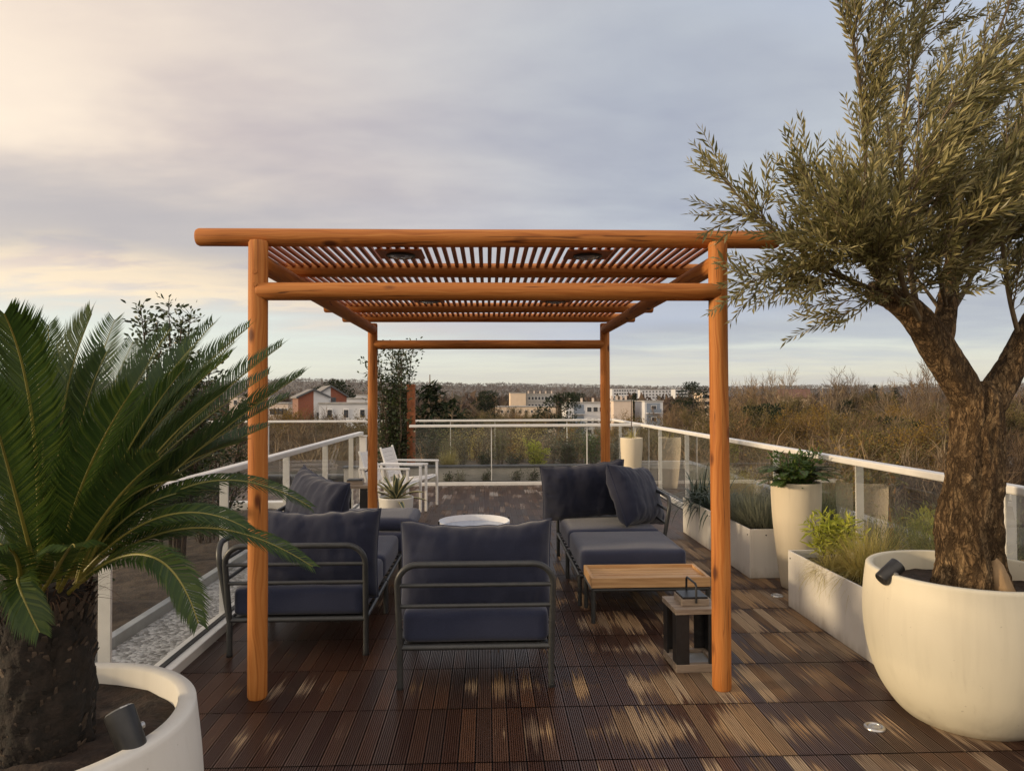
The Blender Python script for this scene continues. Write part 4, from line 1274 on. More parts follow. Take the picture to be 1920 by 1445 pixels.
branch(pl((1680, 563, 3.15), (1632, 420, 3.15), (1620, 250, 3.12), (1606, 120, 3.05), (1586, 0, 3.0)), 0.014, 0.22, 15, LW * 0.6, 0.9, (0.12, 0.24), 5, 0.12)
branch(pl((1618, 250, 3.12), (1640, 120, 3.1), (1660, 0, 3.1), (1690, -110, 3.1)), 0.008, 0.30, 8, LW, 0.9, (0.14, 0.26), 6, 0.1)
branch(pl((1722, 598, 3.18), (1700, 450, 3.2), (1690, 260, 3.2), (1720, 90, 3.2), (1770, -80, 3.2)), 0.016, 0.6, 20, WR * 0.6, 0.7, (0.2, 0.36), 6, 0.12)
branch(pl((1800, 400, 3.35), (1810, 250, 3.4), (1860, 90, 3.4), (1930, -80, 3.4)), 0.016, 0.75, 18, WR, 0.6, (0.2, 0.42), 6, 0.0)
branch(pl((1722, 598, 3.12), (1690, 520, 2.9), (1690, 420, 2.75), (1730, 290, 2.68), (1800, 170, 2.65)), 0.014, 0.5, 18, WR * 0.7, 0.5, (0.16, 0.32), 6, 0.15)
branch(pl((1916, 650, 3.21), (1888, 530, 3.15), (1880, 370, 3.1), (1920, 190, 3.1), (1990, 30, 3.1)), 0.012, 0.6, 20, WR, 0.7, (0.2, 0.40), 7, 0.06)
branch(pl((1985, 530, 3.2), (2030, 400, 3.2), (2060, 240, 3.2), (2130, 60, 3.2)), 0.018, 0.7, 14, WR, 0.5, (0.2, 0.42), 6, 0.1)
branch(pl((1776, 570, 3.25), (1808, 500, 2.95), (1830, 420, 2.80), (1890, 330, 2.72), (1970, 240, 2.7)), 0.013, 0.45, 16, WR * 0.8, 0.7, (0.16, 0.30), 6, 0.25)
branch(pl((1680, 563, 3.15), (1630, 500, 3.45), (1610, 400, 3.65), (1650, 260, 3.75)), 0.013, 0.5, 15, LW, 0.6, (0.18, 0.32), 6, 0.15)
branch(pl((1768, 610, 3.24), (1830, 500, 3.6), (1880, 330, 3.8), (1960, 120, 3.9)), 0.016, 0.7, 16, WR, 0.6, (0.2, 0.42), 6, 0.25)
branch(pl((1700, 580, 3.16), (1660, 530, 2.95), (1615, 480, 2.85), (1600, 430, 2.8)), 0.010, 0.55, 14, NW, 0.3, (0.14, 0.26), 6, 0.1)
branch(pl((1774, 575, 3.24), (1760, 500, 2.9), (1780, 440, 2.75), (1840, 400, 2.7)), 0.010, 0.5, 12, WR * 0.5, 0.5, (0.14, 0.28), 6, 0.1)
branch(pl((1680, 563, 3.15), (1630, 565, 3.05), (1590, 585, 3.0)), 0.005, 0.35, 2, NW, 0.0, (0.05, 0.09), 2, 0.4)
0 and branch(pl((1925, 625, 3.2), (1900, 590, 3.1), (1870, 600, 3.05), (1852, 640, 3.05)), 0.005, 0.35, 4, NW, -0.3, (0.07, 0.13), 3, 0.35)
branch(pl((1785, 500, 3.3), (1740, 400, 3.5), (1740, 280, 3.65), (1790, 140, 3.7)), 0.012, 0.7, 17, WR * 0.7, 0.5, (0.2, 0.4), 6, 0.0)
branch(pl((1950, 585, 3.2), (1965, 480, 3.5), (2010, 330, 3.8)), 0.012, 0.6, 12, WR, 0.7, (0.2, 0.4), 6, 0.1)
branch(pl((1770, 590, 3.24), (1700, 500, 3.4), (1650, 470, 3.5)), 0.010, 0.7, 10, NW, 0.2, (0.16, 0.3), 6, 0.1)
branch(pl((1782, 520, 3.29), (1850, 470, 3.2), (1900, 430, 3.1)), 0.010, 0.6, 10, WR * 0.5, 0.6, (0.16, 0.3), 6, 0.0)
tw.build('branches', M['twig'], ot)
lf.build('foliage', M['olive_leaf'], ot)
print('olive leaves', len(lf.f) // 2)


# ================================================================== PLANTS IN POTS AND BEDS
def grass(name, label, loc, n, h, spread, w, m, bend=(0.6, 1.8), lean=0.5, cat='grass', group=None, nseg=5):
    t = thing(name, label, cat, loc, 0, group)
    mb = MB(); r_ = random.Random(sum(map(ord, label)))
    for i in range(n):
        a = r_.uniform(0, 6.283); q = spread * math.sqrt(r_.random())
        p = Vector((q * math.cos(a), q * math.sin(a), -0.02))
        b = r_.uniform(0, 6.283)
        d = Vector((math.cos(b) * lean * r_.random(), math.sin(b) * lean * r_.random(), 1)) + Vector((p.x, p.y, 0)) * (1.2 / max(spread, .02)) * lean * 0.5
        blade(mb, p, d, h * r_.uniform(0.55, 1.1), w, r_.uniform(*bend), nseg)
    mb.build('blades', m, t)
    return t


def shrub(name, label, loc, h, rad, nst, nl, L, w, m, cat='shrub', group=None, upright=1.0, stem_r=0.006, seed=None, clear=0.1, droop=0.2, taper=0.4):
    t = thing(name, label, cat, loc, 0, group)
    r_ = random.Random(seed if seed is not None else sum(map(ord, label)))
    mb, sb = MB(), MB()
    for s in range(nst):
        a = r_.uniform(0, 6.283); hh = h * r_.uniform(0.6, 1.0)
        p = Vector((rad * 0.2 * math.cos(a), rad * 0.2 * math.sin(a), -0.03))
        end = Vector((rad * math.cos(a) * r_.uniform(0.1, 1.0), rad * math.sin(a) * r_.uniform(0.1, 1.0), hh))
        k = 8; pts = []
        for i in range(k + 1):
            f = i / k
            q = p.lerp(end, f) + Vector((r_.uniform(-1, 1), r_.uniform(-1, 1), 0)) * 0.06 * rad * (1 if 0 < i < k else 0)
            q.x = p.x + (end.x - p.x) * (f ** upright); q.y = p.y + (end.y - p.y) * (f ** upright)
            q += Vector((r_.uniform(-1, 1), r_.uniform(-1, 1), 0)) * 0.05 * rad
            pts.append(q)
        sb.tube(pts, [stem_r * (1 - 0.75 * i / k) for i in range(k + 1)], 5, caps=False)
        for j in range(nl // nst):
            f = clear + (1 - clear) * r_.random()
            x = f * k; i = min(k - 1, int(x)); q = pts[i].lerp(pts[i + 1], x - i)
            o_ = rvec(r_); o_.z = abs(o_.z) * 0.6
            tw_len = rad * r_.uniform(0.05, 0.55) * (1 - taper * f)
            q2 = q + o_ * tw_len
            if r_.random() < 0.25 and tw_len > 0.04: sb.tube([q, q2], [stem_r * 0.3, stem_r * 0.15], 3, caps=False)
            d = (o_ + rvec(r_) * 0.7 + Vector((0, 0, 0.3))).normalized()
            leaf(mb, q2, d, rvec(r_) + Vector((0, 0, 1)), L * r_.uniform(0.6, 1.15), w * r_.uniform(0.8, 1.1), droop * r_.random())
    sb.build('stems', M['stem'], t)
    mb.build('foliage', m, t)
    return t

# right row of planters
grass('strap_plant', 'dark strap leaved plant in the farthest white box planter', (2.33, 7.42, 0.34), 170, 0.50, 0.14, 0.024, M['strappy'], (1.3, 2.8), 0.7, 'plant', nseg=7)
grass('strap_plant', 'dark strap leaved plant in the farthest white box planter, nearer clump', (2.38, 6.98, 0.34), 130, 0.48, 0.13, 0.024, M['strappy'], (1.3, 2.8), 0.7, 'plant', nseg=7)
t = thing('lavender', 'grey green lavender mound in the middle white box planter', 'lavender', (2.37, 6.16, 0.35))
mb = MB(); r_ = random.Random(5)
for i in range(2600):
    a = r_.uniform(0, 6.283); q = math.sqrt(r_.random())
    p = Vector((0.155 * q * math.cos(a), 0.36 * q * math.sin(a), -0.01 + 0.02 * r_.random()))
    d = Vector((p.x * 2.6, p.y * 1.6, 0.6)) + rvec(r_) * 0.35
    hh = r_.uniform(0.16, 0.34) * (1 - 0.35 * q)
    blade(mb, p + d.normalized() * hh * 0.3, d, hh, 0.0042, r_.uniform(-0.2, 0.5), 3)
mb.build('foliage', M['grey_leaf'], t)
# fern in the tall pot
t = thing('fern', 'dark green leafy fern spilling over the tall sand coloured pot', 'fern', (TP.x, TP.y, 0.775))
r_ = random.Random(3)
for i in range(46):
    a = r_.uniform(0, 6.283); L = r_.uniform(0.22, 0.40); el = r_.uniform(0.75, 1.5)
    b0 = Vector((0.07 * math.cos(a), 0.07 * math.sin(a), 0))
    o_ = Vector((math.cos(a), math.sin(a), 0))
    P1 = b0 + (o_ * math.cos(el) * 0.5 + Vector((0, 0, math.sin(el)))) * L * 0.45
    P2 = P1 + (o_ * 0.9 + Vector((0, 0, 0.35 if el > 0.8 else -0.1))) * L * 0.35
    P3 = P2 + (o_ * 0.7 + Vector((0, 0, -0.35))) * L * 0.4
    frond(b0, P1, P2, P3, nl=24, L=0.050, w=0.0085, vee=0.15, seed=100 + i, par=t, mats=(M['fern_leaf'], M['stem']), fwd=0.35, start=0.15, pulldown=0.2)
shrub('leafy_plant', 'dense small leaved green plant between the fern fronds in the tall pot', (TP.x - 0.02, TP.y - 0.02, 0.77), 0.30, 0.19, 20, 1500, 0.050, 0.017, M['fern_leaf'], 'plant')
# lime bamboo and straw grass
shrub('lime_bamboo', 'lime yellow bamboo shrub in the long white planter', (2.36, 4.66, 0.35), 0.34, 0.20, 16, 800, 0.085, 0.015, M['lime_leaf'], 'shrub', droop=0.5, clear=0.35)
grass('straw_grass', 'fine straw coloured grass tuft in the long white planter', (2.40, 4.32, 0.35), 1500, 0.40, 0.09, 0.0034, M['straw'], (0.3, 2.2), 0.75)
grass('straw_grass', 'short arching straw grass tuft at the left edge of the long planter', (2.27, 4.52, 0.35), 500, 0.27, 0.05, 0.0032, M['straw'], (1.2, 2.8), 0.8)
# wispy plants outside the right railing
for i, (x, y, h, r__, lb, mm) in enumerate([
        (2.95, 4.55, 0.80, 0.30, 'wispy grey green shrub outside the right railing behind the straw grass', 'wisp'),
        (2.98, 3.95, 0.95, 0.34, 'wispy tall shrub outside the right railing left of the olive trunk', 'wisp'),
        (3.20, 3.45, 0.70, 0.26, 'wispy shrub outside the right railing behind the olive trunk', 'wisp'),
        (3.10, 6.45, 0.85, 0.24, 'tall green grassy shrub outside the railing, just right of the pergola post', 'wisp'),
        (3.15, 5.45, 0.55, 0.26, 'low wispy shrub outside the railing behind the tall fern pot', 'wisp'),
        (3.2, 8.9, 0.60, 0.28, 'ochre tinted shrub outside the railing, left of the right front pergola post', 'straw'),
        (3.2, 7.6, 0.50, 0.3, 'grey shrub outside the railing behind the strap leaf planter', 'grey_leaf'),
        (3.3, 10.3, 0.55, 0.3, 'grey shrub outside the railing near the far right pot', 'grey_leaf')]):
    t = thing('wispy_shrub', lb, 'shrub', (x, y, -0.03))
    mb = MB(); r_ = random.Random(40 + i)
    for k in range(1100):
        a = r_.uniform(0, 6.283); q = r__ * 0.5 * math.sqrt(r_.random())
        p = Vector((q * math.cos(a), q * math.sin(a), 0))
        d = Vector((p.x * 1.5, p.y * 1.5, 0.55)) + rvec(r_) * 0.16
        hh = h * r_.uniform(0.45, 1.05)
        blade(mb, p, d, hh, 0.0055, r_.uniform(-0.1, 0.35), 4)
        for z in range(6):
            f = r_.uniform(0.3, 1.0)
            leaf2(mb, p + d.normalized() * hh * f, (d.normalized() + rvec(r_) * 0.5), rvec(r_), 0.035, 0.006)
    mb.build('foliage', M[mm], t)
# thin stake and dry stalks in the far pot
t = thing('dry_plant', 'dry brown stalks tied to a thin stake in the far tall pot', 'plant', (TP2.x, TP2.y, 0.78))
MB().tube([(0, 0, 0), (0.005, 0, 0.75)], 0.007, 8).build('stake', M['stem'], t)
mb = MB(); r_ = random.Random(9)
for k in range(60):
    a = r_.uniform(0, 6.283)
    blade(mb, Vector((0.08 * math.cos(a) * r_.random(), 0.08 * math.sin(a), 0)), Vector((math.cos(a) * .4, math.sin(a) * .4, 1)), r_.uniform(0.08, 0.3), 0.008, r_.uniform(0, 1.5), 4)
mb.build('stalks', M['straw'], t)

# agave
t = thing('agave', 'agave rosette with cream edged leaves in the small white pot', 'agave', (AP.x, AP.y, 0.34))
r_ = random.Random(21)
for i in range(20):
    a = i * 2.39996 + 0.3; lvl = i / 20
    el = R(18 + 62 * lvl) if i > 3 else R(5)
    L = 0.36 - 0.06 * lvl; wmax = 0.062
    mb = MB(); vs, fs, mi_ = [], [], []
    o_ = Vector((math.cos(a), math.sin(a), 0)); s = Vector((-math.sin(a), math.cos(a), 0))
    n = 10; p = o_ * 0.02; ang = el
    bend = R(8 + 40 * (1 - lvl)) * r_.uniform(0.4, 1.3)
    for k in range(n + 1):
        f = k / n
        wdt = wmax * (0.55 + 1.1 * f) * (1 - f ** 2.2) ** 0.8 if f < 0.999 else 0.001
        wdt = max(wdt, 0.001)
        dirv = o_ * math.cos(ang) + Vector((0, 0, math.sin(ang))); nv = o_ * -math.sin(ang) + Vector((0, 0, math.cos(ang)))
        for j, q in enumerate((-0.5, -0.34, 0.0, 0.34, 0.5)):
            vs.append(p + s * (q * wdt) + nv * (abs(q) ** 1.5 * wdt * 0.8))
        p = p + dirv * (L / n); ang -= bend / n
    fe, fm = [], []
    for k in range(n):
        for j in range(4):
            q = (k * 5 + j, k * 5 + j + 1, k * 5 + j + 6, k * 5 + j + 5)
            (fe if j in (0, 3) else fm).append(q)
    mb.add(vs, fm, 0, True); mb.add(vs, fe, 1, True)
    ob = mb.build('leaf', [M['agave'], M['agave_edge']], t)
    sm = ob.modifiers.new('thick', 'SOLIDIFY'); sm.thickness = 0.004

# rear bed
RB = [('lime_shrub', 'bright lime green shrub in the rear planting bed', 1005, 12.85, 0.52, 0.22, 14, 1000, 0.07, 0.020, 'lime_leaf'),
      ('round_shrub', 'round dark green shrub in the rear bed left of the right rear pergola post', 1064, 13.1, 0.52, 0.36, 22, 1800, 0.045, 0.018, 'dark_leaf'),
      ('loose_shrub', 'loose open green shrub in the rear bed next to the right rear pergola post', 1112, 13.2, 0.80, 0.30, 12, 900, 0.05, 0.018, 'fern_leaf'),
      ('small_shrub', 'small dark rounded shrub above the planter wall near the middle', 910, 12.8, 0.34, 0.18, 12, 800, 0.04, 0.017, 'dark_leaf'),
      ('grey_shrub', 'grey green upright shrub in the rear bed left of the middle', 868, 13.2, 0.75, 0.24, 16, 1200, 0.04, 0.010, 'grey_leaf'),
      ('green_shrub', 'dense dark green shrub in the rear bed by the rusty pillar', 806, 13.0, 0.78, 0.26, 16, 1200, 0.05, 0.016, 'dark_leaf'),
      ('upright_shrub', 'upright yellow green shrub in the rear bed right of the small dark one', 937, 13.4, 0.85, 0.22, 18, 1000, 0.05, 0.009, 'wisp'),
      ('low_shrub', 'low dark shrub hanging over the planter wall beside the lime one', 962, 12.75, 0.30, 0.20, 10, 600, 0.045, 0.015, 'dark_leaf'),
      ('bed_shrub', 'grey shrub in the rear bed hidden behind the corner seat cushions', 1150, 13.3, 0.6, 0.3, 12, 700, 0.05, 0.015, 'grey_leaf'),
      ('bed_shrub', 'leafless brown shrub in the rear bed between the grey and the upright shrub', 900, 13.9, 0.7, 0.3, 16, 200, 0.04, 0.01, 'grey_leaf')]
for nm, lb, px, Y, h, rad, a, b, L, w, mm in RB:
    x = at(px, 800, Y).x
    shrub(nm, lb, (x, Y, 0.20), h, rad, a, b, L, w, M[mm], upright=1.4)
for i, (px, Y, h, rad, mm, lb) in enumerate([
        (1030, 13.7, 0.75, 0.40, 'grey_leaf', 'wide grey twiggy shrub at the back of the rear bed behind the lime shrub'), (985, 14.2, 0.8, 0.45, 'straw', 'straw brown shrub at the back of the rear bed, middle'),
        (840, 14.0, 0.8, 0.40, 'wisp', 'yellowish green shrub at the back of the rear bed by the ochre grass'), (1090, 13.9, 0.8, 0.45, 'wisp', 'olive green shrub at the back of the rear bed near the right rear post'),
        (925, 14.3, 0.7, 0.4, 'grey_leaf', 'grey green shrub at the back of the rear bed, middle'), (880, 14.4, 0.75, 0.45, 'straw', 'ochre brown shrub at the back of the rear bed, left of the middle')]):
    shrub('bed_shrub', lb, (at(px, 800, Y).x, Y, 0.18), h, rad, 18, 900, 0.05, 0.012, M[mm], upright=1.2, stem_r=0.005)
grass('ochre_grass', 'tuft of ochre grass in the rear bed beside the white chairs', (at(842, 800, 12.8).x, 12.8, 0.2), 500, 0.42, 0.10, 0.006, M['straw'], (0.4, 1.8), 0.5)
for i, (px, lb) in enumerate([(840, 'small green shoot plant before the planter wall, nearest the white chairs'), (862, 'thin leafy plant before the planter wall, second from the white chairs'),
                              (913, 'bushy small plant before the planter wall under the small dark shrub'), (966, 'upright small plant before the planter wall near the middle'), (1000, 'leafy small plant before the planter wall beside the dark cushion')]):
    x = at(px, 890, 12.25).x
    shrub('small_plant', lb, (x, 12.28, -0.02), 0.26, 0.15, 7, 220, 0.045, 0.016, M['dark_leaf' if i != 1 else 'grey_leaf'], 'plant')
# tall evergreens
x = at(748, 800, 12.45).x
shrub('tall_evergreen', 'tall dark evergreen shrub rising beside the left rear pergola post', (x - 0.05, 12.5, 0.0), 2.62, 0.55, 15, 5200, 0.072, 0.034, M['dark_leaf'], 'shrub', upright=1.1, stem_r=0.016, clear=0.10, taper=0.35, seed=4)
shrub('tall_evergreen', 'dark evergreen shrub behind the cycad fronds, left of the left front pergola post', (-2.95, 6.6, 0.0), 2.42, 0.52, 14, 5200, 0.06, 0.028, M['dark_leaf'], 'shrub', upright=0.9, stem_r=0.014, clear=0.15, seed=8)
shrub('evergreen_bush', 'broad dark evergreen bush beyond the left railing behind the cycad', (-3.25, 8.2, 0.0), 1.75, 0.75, 14, 2600, 0.06, 0.028, M['dark_leaf'], 'shrub', upright=0.8, stem_r=0.012, clear=0.1, seed=14)
grass('bed_grass', 'grey green grass in the low pale planter box beyond the left railing', (-3.7, 8.9, 0.15), 500, 0.34, 0.14, 0.007, M['wisp'], (0.6, 2.0), 0.7)
grass('bed_grass', 'fine grass tuft in the left soil bed by the gravel', (-2.7, 4.3, 0.02), 350, 0.30, 0.10, 0.006, M['straw'], (0.6, 2.0), 0.7)
shrub('evergreen_bush', 'dark leafy bush in the left soil bed close behind the cycad fronds', (-2.95, 4.9, 0.0), 1.15, 0.5, 14, 2200, 0.055, 0.026, M['dark_leaf'], 'shrub', upright=0.9, stem_r=0.01, seed=24)
shrub('evergreen_bush', 'small dark bush by the metal edging in the left soil bed', (-2.75, 3.3, 0.0), 0.55, 0.35, 12, 1100, 0.045, 0.022, M['dark_leaf'], 'shrub', upright=0.9, stem_r=0.008, seed=25)
shrub('grey_shrub', 'grey green shrub in the left soil bed between the dark bushes', (-3.3, 4.0, 0.0), 0.7, 0.4, 16, 1100, 0.05, 0.014, M['grey_leaf'], 'shrub', seed=26)
shrub('bed_shrub', 'bare twiggy shrub in the left soil bed beside the pale planter', (-2.9, 7.3, 0.0), 0.9, 0.35, 20, 200, 0.04, 0.012, M['grey_leaf'])

# ================================================================== LAND
def hill(px_az):
    """height of the far ridge by azimuth (radians right of the deck axis)"""
    a = math.degrees(px_az)
    base = 62 + 22 * math.exp(-((a + 14) / 7) ** 2) - 22 * (1 / (1 + math.exp(-(a - 9) / 3)))
    if a < -28: base = 70
    return base + 5 * mnoise.noise((a * 0.35, 0, 0)) + 2.5 * mnoise.noise((a * 1.7, 3, 0))


def land_z(x, y):
    r = math.hypot(x, y); az = math.atan2(x, y)
    f = min(1, max(0, (r - 700) / 2900)); f = f * f * (3 - 2 * f)
    bump = 2.0 * mnoise.noise((x / 160, y / 160, 1)) * min(1, max(0, (r - 60) / 200))
    return -15 + (hill(az) + 16.5) * f + bump - (1.5 if r < 200 else 0)


mb = MB(); vs, fs = [], []
rings = [0, 12, 25, 45, 70, 100, 140, 190, 250, 330, 430, 560, 720, 900, 1150, 1450, 1800, 2200, 2600, 3000, 3300, 3600, 4000, 5500, 9000]
NA = 180
for r in rings:
    for k in range(NA):
        a = 2 * math.pi * k / NA
        x, y = r * math.sin(a), r * math.cos(a)
        z = land_z(x, y) if r > 0 else -16.5
        if r > 4000: z -= (r - 4000) * 0.01
        vs.append((x, y, z))
for i in range(len(rings) - 1):
    for k in range(NA):
        k2 = (k + 1) % NA
        fs.append((i * NA + k, (i + 1) * NA + k, (i + 1) * NA + k2, i * NA + k2))
mb.add(vs, fs, 0, True)
mb.build('ground', M['ground'])['kind'] = 'structure'

# far wood: thousands of feathery crowns that merge into one brown mass
mb = MB(); r_ = random.Random(99)
vs, fs = [], []
N = 15000
for i in range(N):
    a = R(r_.uniform(-52, 52))
    r = 330 + 3300 * (i / N) ** 1.15
    x, y = r * math.sin(a), r * math.cos(a)
    pxa = 915 + 1300 * math.tan(a)
    h = r_.uniform(7, 14) * (1.25 if r < 700 else 1.0); w = h * r_.uniform(0.35, 0.6)
    z0 = land_z(x, y)
    ztop = 1.5 + (746 - 727) / 1300 * y
    if r < 1500: h = min(h, max(4, ztop - z0 - r_.uniform(0, 3)))
    nt = 16 if r < 1200 else 9
    dens = 1.0
    for k in range(nt):
        u = rvec(r_)
        c = Vector((x, y, z0 + h * 0.55)) + Vector((u.x * w * 0.8, u.y * w * 0.8, u.z * h * 0.42))
        s = h * (0.26 if r < 1200 else 0.36)
        d1 = rvec(r_); d1.z = abs(d1.z) + 0.4; d2 = rvec(r_)
        o = len(vs)
        vs += [c - d2 * s * 0.4, c + d2 * s * 0.4, c + d1.normalized() * s]
        fs.append((o, o + 1, o + 2))
mb.add(vs, fs, 0)
wd = mb.build('distant_wood', M['wood']); tag(wd, 'brown winter wood stretching to the hills on the horizon', 'wood', kind='stuff')

# brushwood under the nearer trees
mb = MB(); vs, fs = [], []
for i in range(15000):
    a = R(r_.uniform(-50, 50)); r = 17 + 190 * r_.random() ** 1.3
    x, y = r * math.sin(a), r * math.cos(a)
    if -9.5 < x < 5 and y < 16: continue
    z0 = land_z(x, y); h = r_.uniform(1.5, 5.0)
    for k in range(7):
        d = Vector((r_.uniform(-.5, .5), r_.uniform(-.5, .5), 1)).normalized()
        s = d.cross(rvec(r_)).normalized() * (0.03 + 0.0005 * r)
        p = Vector((x, y, z0)) + Vector((r_.uniform(-1, 1), r_.uniform(-1, 1), 0)) + d * h * r_.uniform(0, 0.4)
        o = len(vs); vs += [p - s, p + s, p + d * h * r_.uniform(0.5, 1)]
        fs.append((o, o + 1, o + 2))
mb.add(vs, fs, 0)
tag(mb.build('undergrowth', M['wood']), 'tangled brown undergrowth below the trees around the building', 'undergrowth', kind='stuff')


# ================================================================== TREES
def bare_tree(name, H, seed, lean=0.0, leaves=None, wide=0.42, twig_n=7, lm='ochre', nlf=6):
    r_ = random.Random(seed)
    t = thing(name, None, 'tree')
    tr, cr = MB(), MB()
    tips = []
    def grow(p, d, L, rad, lvl):
        n = 4; q = p.copy(); pts = [q.copy()]
        for i in range(n):
            d = (d + rvec(r_) * 0.16 + Vector((0, 0, 0.07))).normalized(); q = q + d * (L / n); pts.append(q.copy())
        r1 = rad * (0.55 if twig_n > 5 else 0.66)
        if lvl < 3: tr.tube(pts, [rad + (r1 - rad) * i / n for i in range(n + 1)], 7 if lvl == 0 else 5, caps=False)
        else: tr.tube(pts, [rad + (r1 - rad) * i / n for i in range(n + 1)], 3, caps=False)
        if lvl == 4:
            tips.append((pts[2], d)); tips.append((pts[4], d)); return
        nk = (4, 4, 3, 3)[lvl] + (1 if r_.random() < 0.4 else 0)
        for k in range(nk):
            f = r_.uniform(0.45, 1.0) if k else 1.0
            x = f * n; j = min(n - 1, int(x)); pp = pts[j].lerp(pts[j + 1], x - j)
            per = rvec(r_); per = (per - d * per.dot(d)).normalized()
            sp = (0.75, 0.8, 0.75, 0.7)[lvl] * (wide / 0.42)
            nd = (d * 0.75 + per * sp * r_.uniform(0.5, 1.1) + Vector((0, 0, 0.16))).normalized()
            grow(pp, nd, L * r_.uniform(0.52, 0.72) if lvl else L * r_.uniform(0.55, 0.85), r1 * r_.uniform(0.55, 0.8), lvl + 1)
    grow(Vector((0, 0, -0.5)), Vector((lean, 0, 1)).normalized(), H * 0.40, H * (0.019 if twig_n > 5 else 0.027), 0)
    for (p, d) in tips:
        for k in range(twig_n):
            nd = (d + rvec(r_) * 0.85 + Vector((0, 0, 0.25))).normalized()
            L = H * r_.uniform(0.035, 0.085)
            s = nd.cross(rvec(r_)).normalized() * (H * (0.00125 if twig_n > 5 else 0.0021))
            b = p + rvec(r_) * H * 0.012
            mid = b + nd * L * 0.5
            e = b + (nd + rvec(r_) * 0.25).normalized() * L
            cr.add([b - s, b + s, mid + s * 0.7, mid - s * 0.7, e], [(0, 1, 2, 3), (3, 2, 4)], 0)
            if leaves and r_.random() < leaves:
                for q in range(nlf):
                    leaf2(cr, b + nd * L * r_.random() + rvec(r_) * H * 0.012, rvec(r_), rvec(r_), H * 0.0085, H * 0.006, 0, 1)
    ztop = max(v[2] for v in tr.v + cr.v)
    tr.build('trunk', M['far_bark'], t)
    cr.build('crown', [M['twigs'], M[lm]], t)
    t['h0'] = ztop
    return t


def conifer(name, H, seed, wide=0.24, tiers=22):
    r_ = random.Random(seed); t = thing(name, None, 'tree')
    tr, cr = MB(), MB()
    tr.tube([(0, 0, -.5), (0, 0, H * 0.5), (0, 0, H)], [H * .018, H * .011, H * .002], 8)
    for k in range(tiers):
        f = k / tiers; z = H * (0.16 + 0.82 * f)
        L0 = H * wide * (1 - f) ** 0.85 + 0.02 * H
        for b in range(6):
            a = r_.uniform(0, 6.283); L = L0 * r_.uniform(0.55, 1.1)
            o_ = Vector((math.cos(a), math.sin(a), r_.uniform(-0.15, 0.2)))
            e = Vector((0, 0, z)) + o_ * L
            tr.tube([(0, 0, z), e], [H * .003, H * .001], 3, caps=False)
            for q in range(int(10 + 22 * L / (H * wide))):
                g = r_.uniform(0.15, 1.0)
                p = Vector((0, 0, z)).lerp(e, g) + rvec(r_) * H * 0.012
                leaf2(cr, p, (o_ + rvec(r_) * 0.9 + Vector((0, 0, -0.15))), Vector((0, 0, 1)) + rvec(r_) * 0.4, H * 0.035, H * 0.016)
    tr.build('trunk', M['far_bark'], t); cr.build('crown', M['conifer'], t); t['h0'] = H
    return t


def pine(name, H, seed):
    r_ = random.Random(seed); t = thing(name, None, 'tree')
    tr, cr = MB(), MB()
    tr.tube([(0, 0, -.5), (H * .01, 0, H * 0.4), (-H * .01, 0, H * 0.7), (0, 0, H * .92)], [H * .02, H * .015, H * .010, H * .004], 8)
    for k in range(26):
        f = r_.random(); z = H * (0.5 + 0.40 * f); a = r_.uniform(0, 6.283); L = H * r_.uniform(0.06, 0.24) * (1.1 - 0.6 * f)
        e = Vector((math.cos(a) * L, math.sin(a) * L, z + H * 0.05))
        tr.tube([(0, 0, z - H * .03), e], [H * .005, H * .002], 4, caps=False)
        cl = H * r_.uniform(0.05, 0.085)
        for q in range(110):
            u = rvec(r_); p = e + Vector((u.x * cl * 1.3, u.y * cl * 1.3, u.z * cl * 0.55)) * r_.random() ** 0.4
            leaf2(cr, p, (u + rvec(r_) * .6 + Vector((0, 0, .4))), rvec(r_), H * 0.028, H * 0.011)
    tr.build('trunk', M['far_bark'], t); cr.build('crown', M['conifer'], t); t['h0'] = H
    return t

PROTO = {
    'bare': [bare_tree('bare_tree', 16, s, wide=w) for s, w in ((1, .42), (2, .36), (3, .48), (4, .40), (5, .30))],
    'autumn': [bare_tree('autumn_tree', 15, s, leaves=0.85, wide=0.42, twig_n=6) for s in (21, 22, 23)],
    'bushy': [bare_tree('leafy_tree', 15, s, leaves=1.0, wide=w_, twig_n=6, lm=l_, nlf=9) for s, w_, l_ in ((61, .38, 'olive_tan'), (62, .42, 'ochre'), (63, .36, 'olive_tan'), (64, .40, 'conifer'))],
    'big': [bare_tree('bare_tree', 20, s, wide=.55, twig_n=2) for s in (31, 32, 33)],
    'conifer': [conifer('conifer_tree', 16, 41), conifer('conifer_tree', 15, 42, 0.32, 16)],
    'pine': [pine('pine_tree', 16, 51), pine('pine_tree', 15, 52)],
}
USED = set(); COUNT = {}
tr_r = random.Random(5)
def put(kind, px, py, Y, label, group=None, zbase=None, vi=None):
    """stand a tree whose top reaches image height py, at depth Y"""
    L = PROTO[kind]
    src = L[COUNT.get(kind, 0) % len(L)] if vi is None else L[vi]
    COUNT[kind] = COUNT.get(kind, 0) + 1
    top = at(px, py, Y)
    z0 = land_z(top.x, Y) - 0.2 if zbase is None else zbase
    Hn = max(3.0, top.z - z0)
    key = src.name
    if key in USED:
        o = copy_tree(src)
    else:
        o = src; USED.add(src.name)
    o.location = (top.x, Y, z0)
    s = Hn / src['h0']; sx = s * tr_r.uniform(0.95, 1.25) if s < 0.9 else s
    o.scale = (sx, sx, s)
    o.rotation_euler = (0, 0, tr_r.uniform(0, 6.283))
    for k in ('label', 'group'):
        if k in o: del o[k]
    tag(o, label, 'tree', group)
    return o

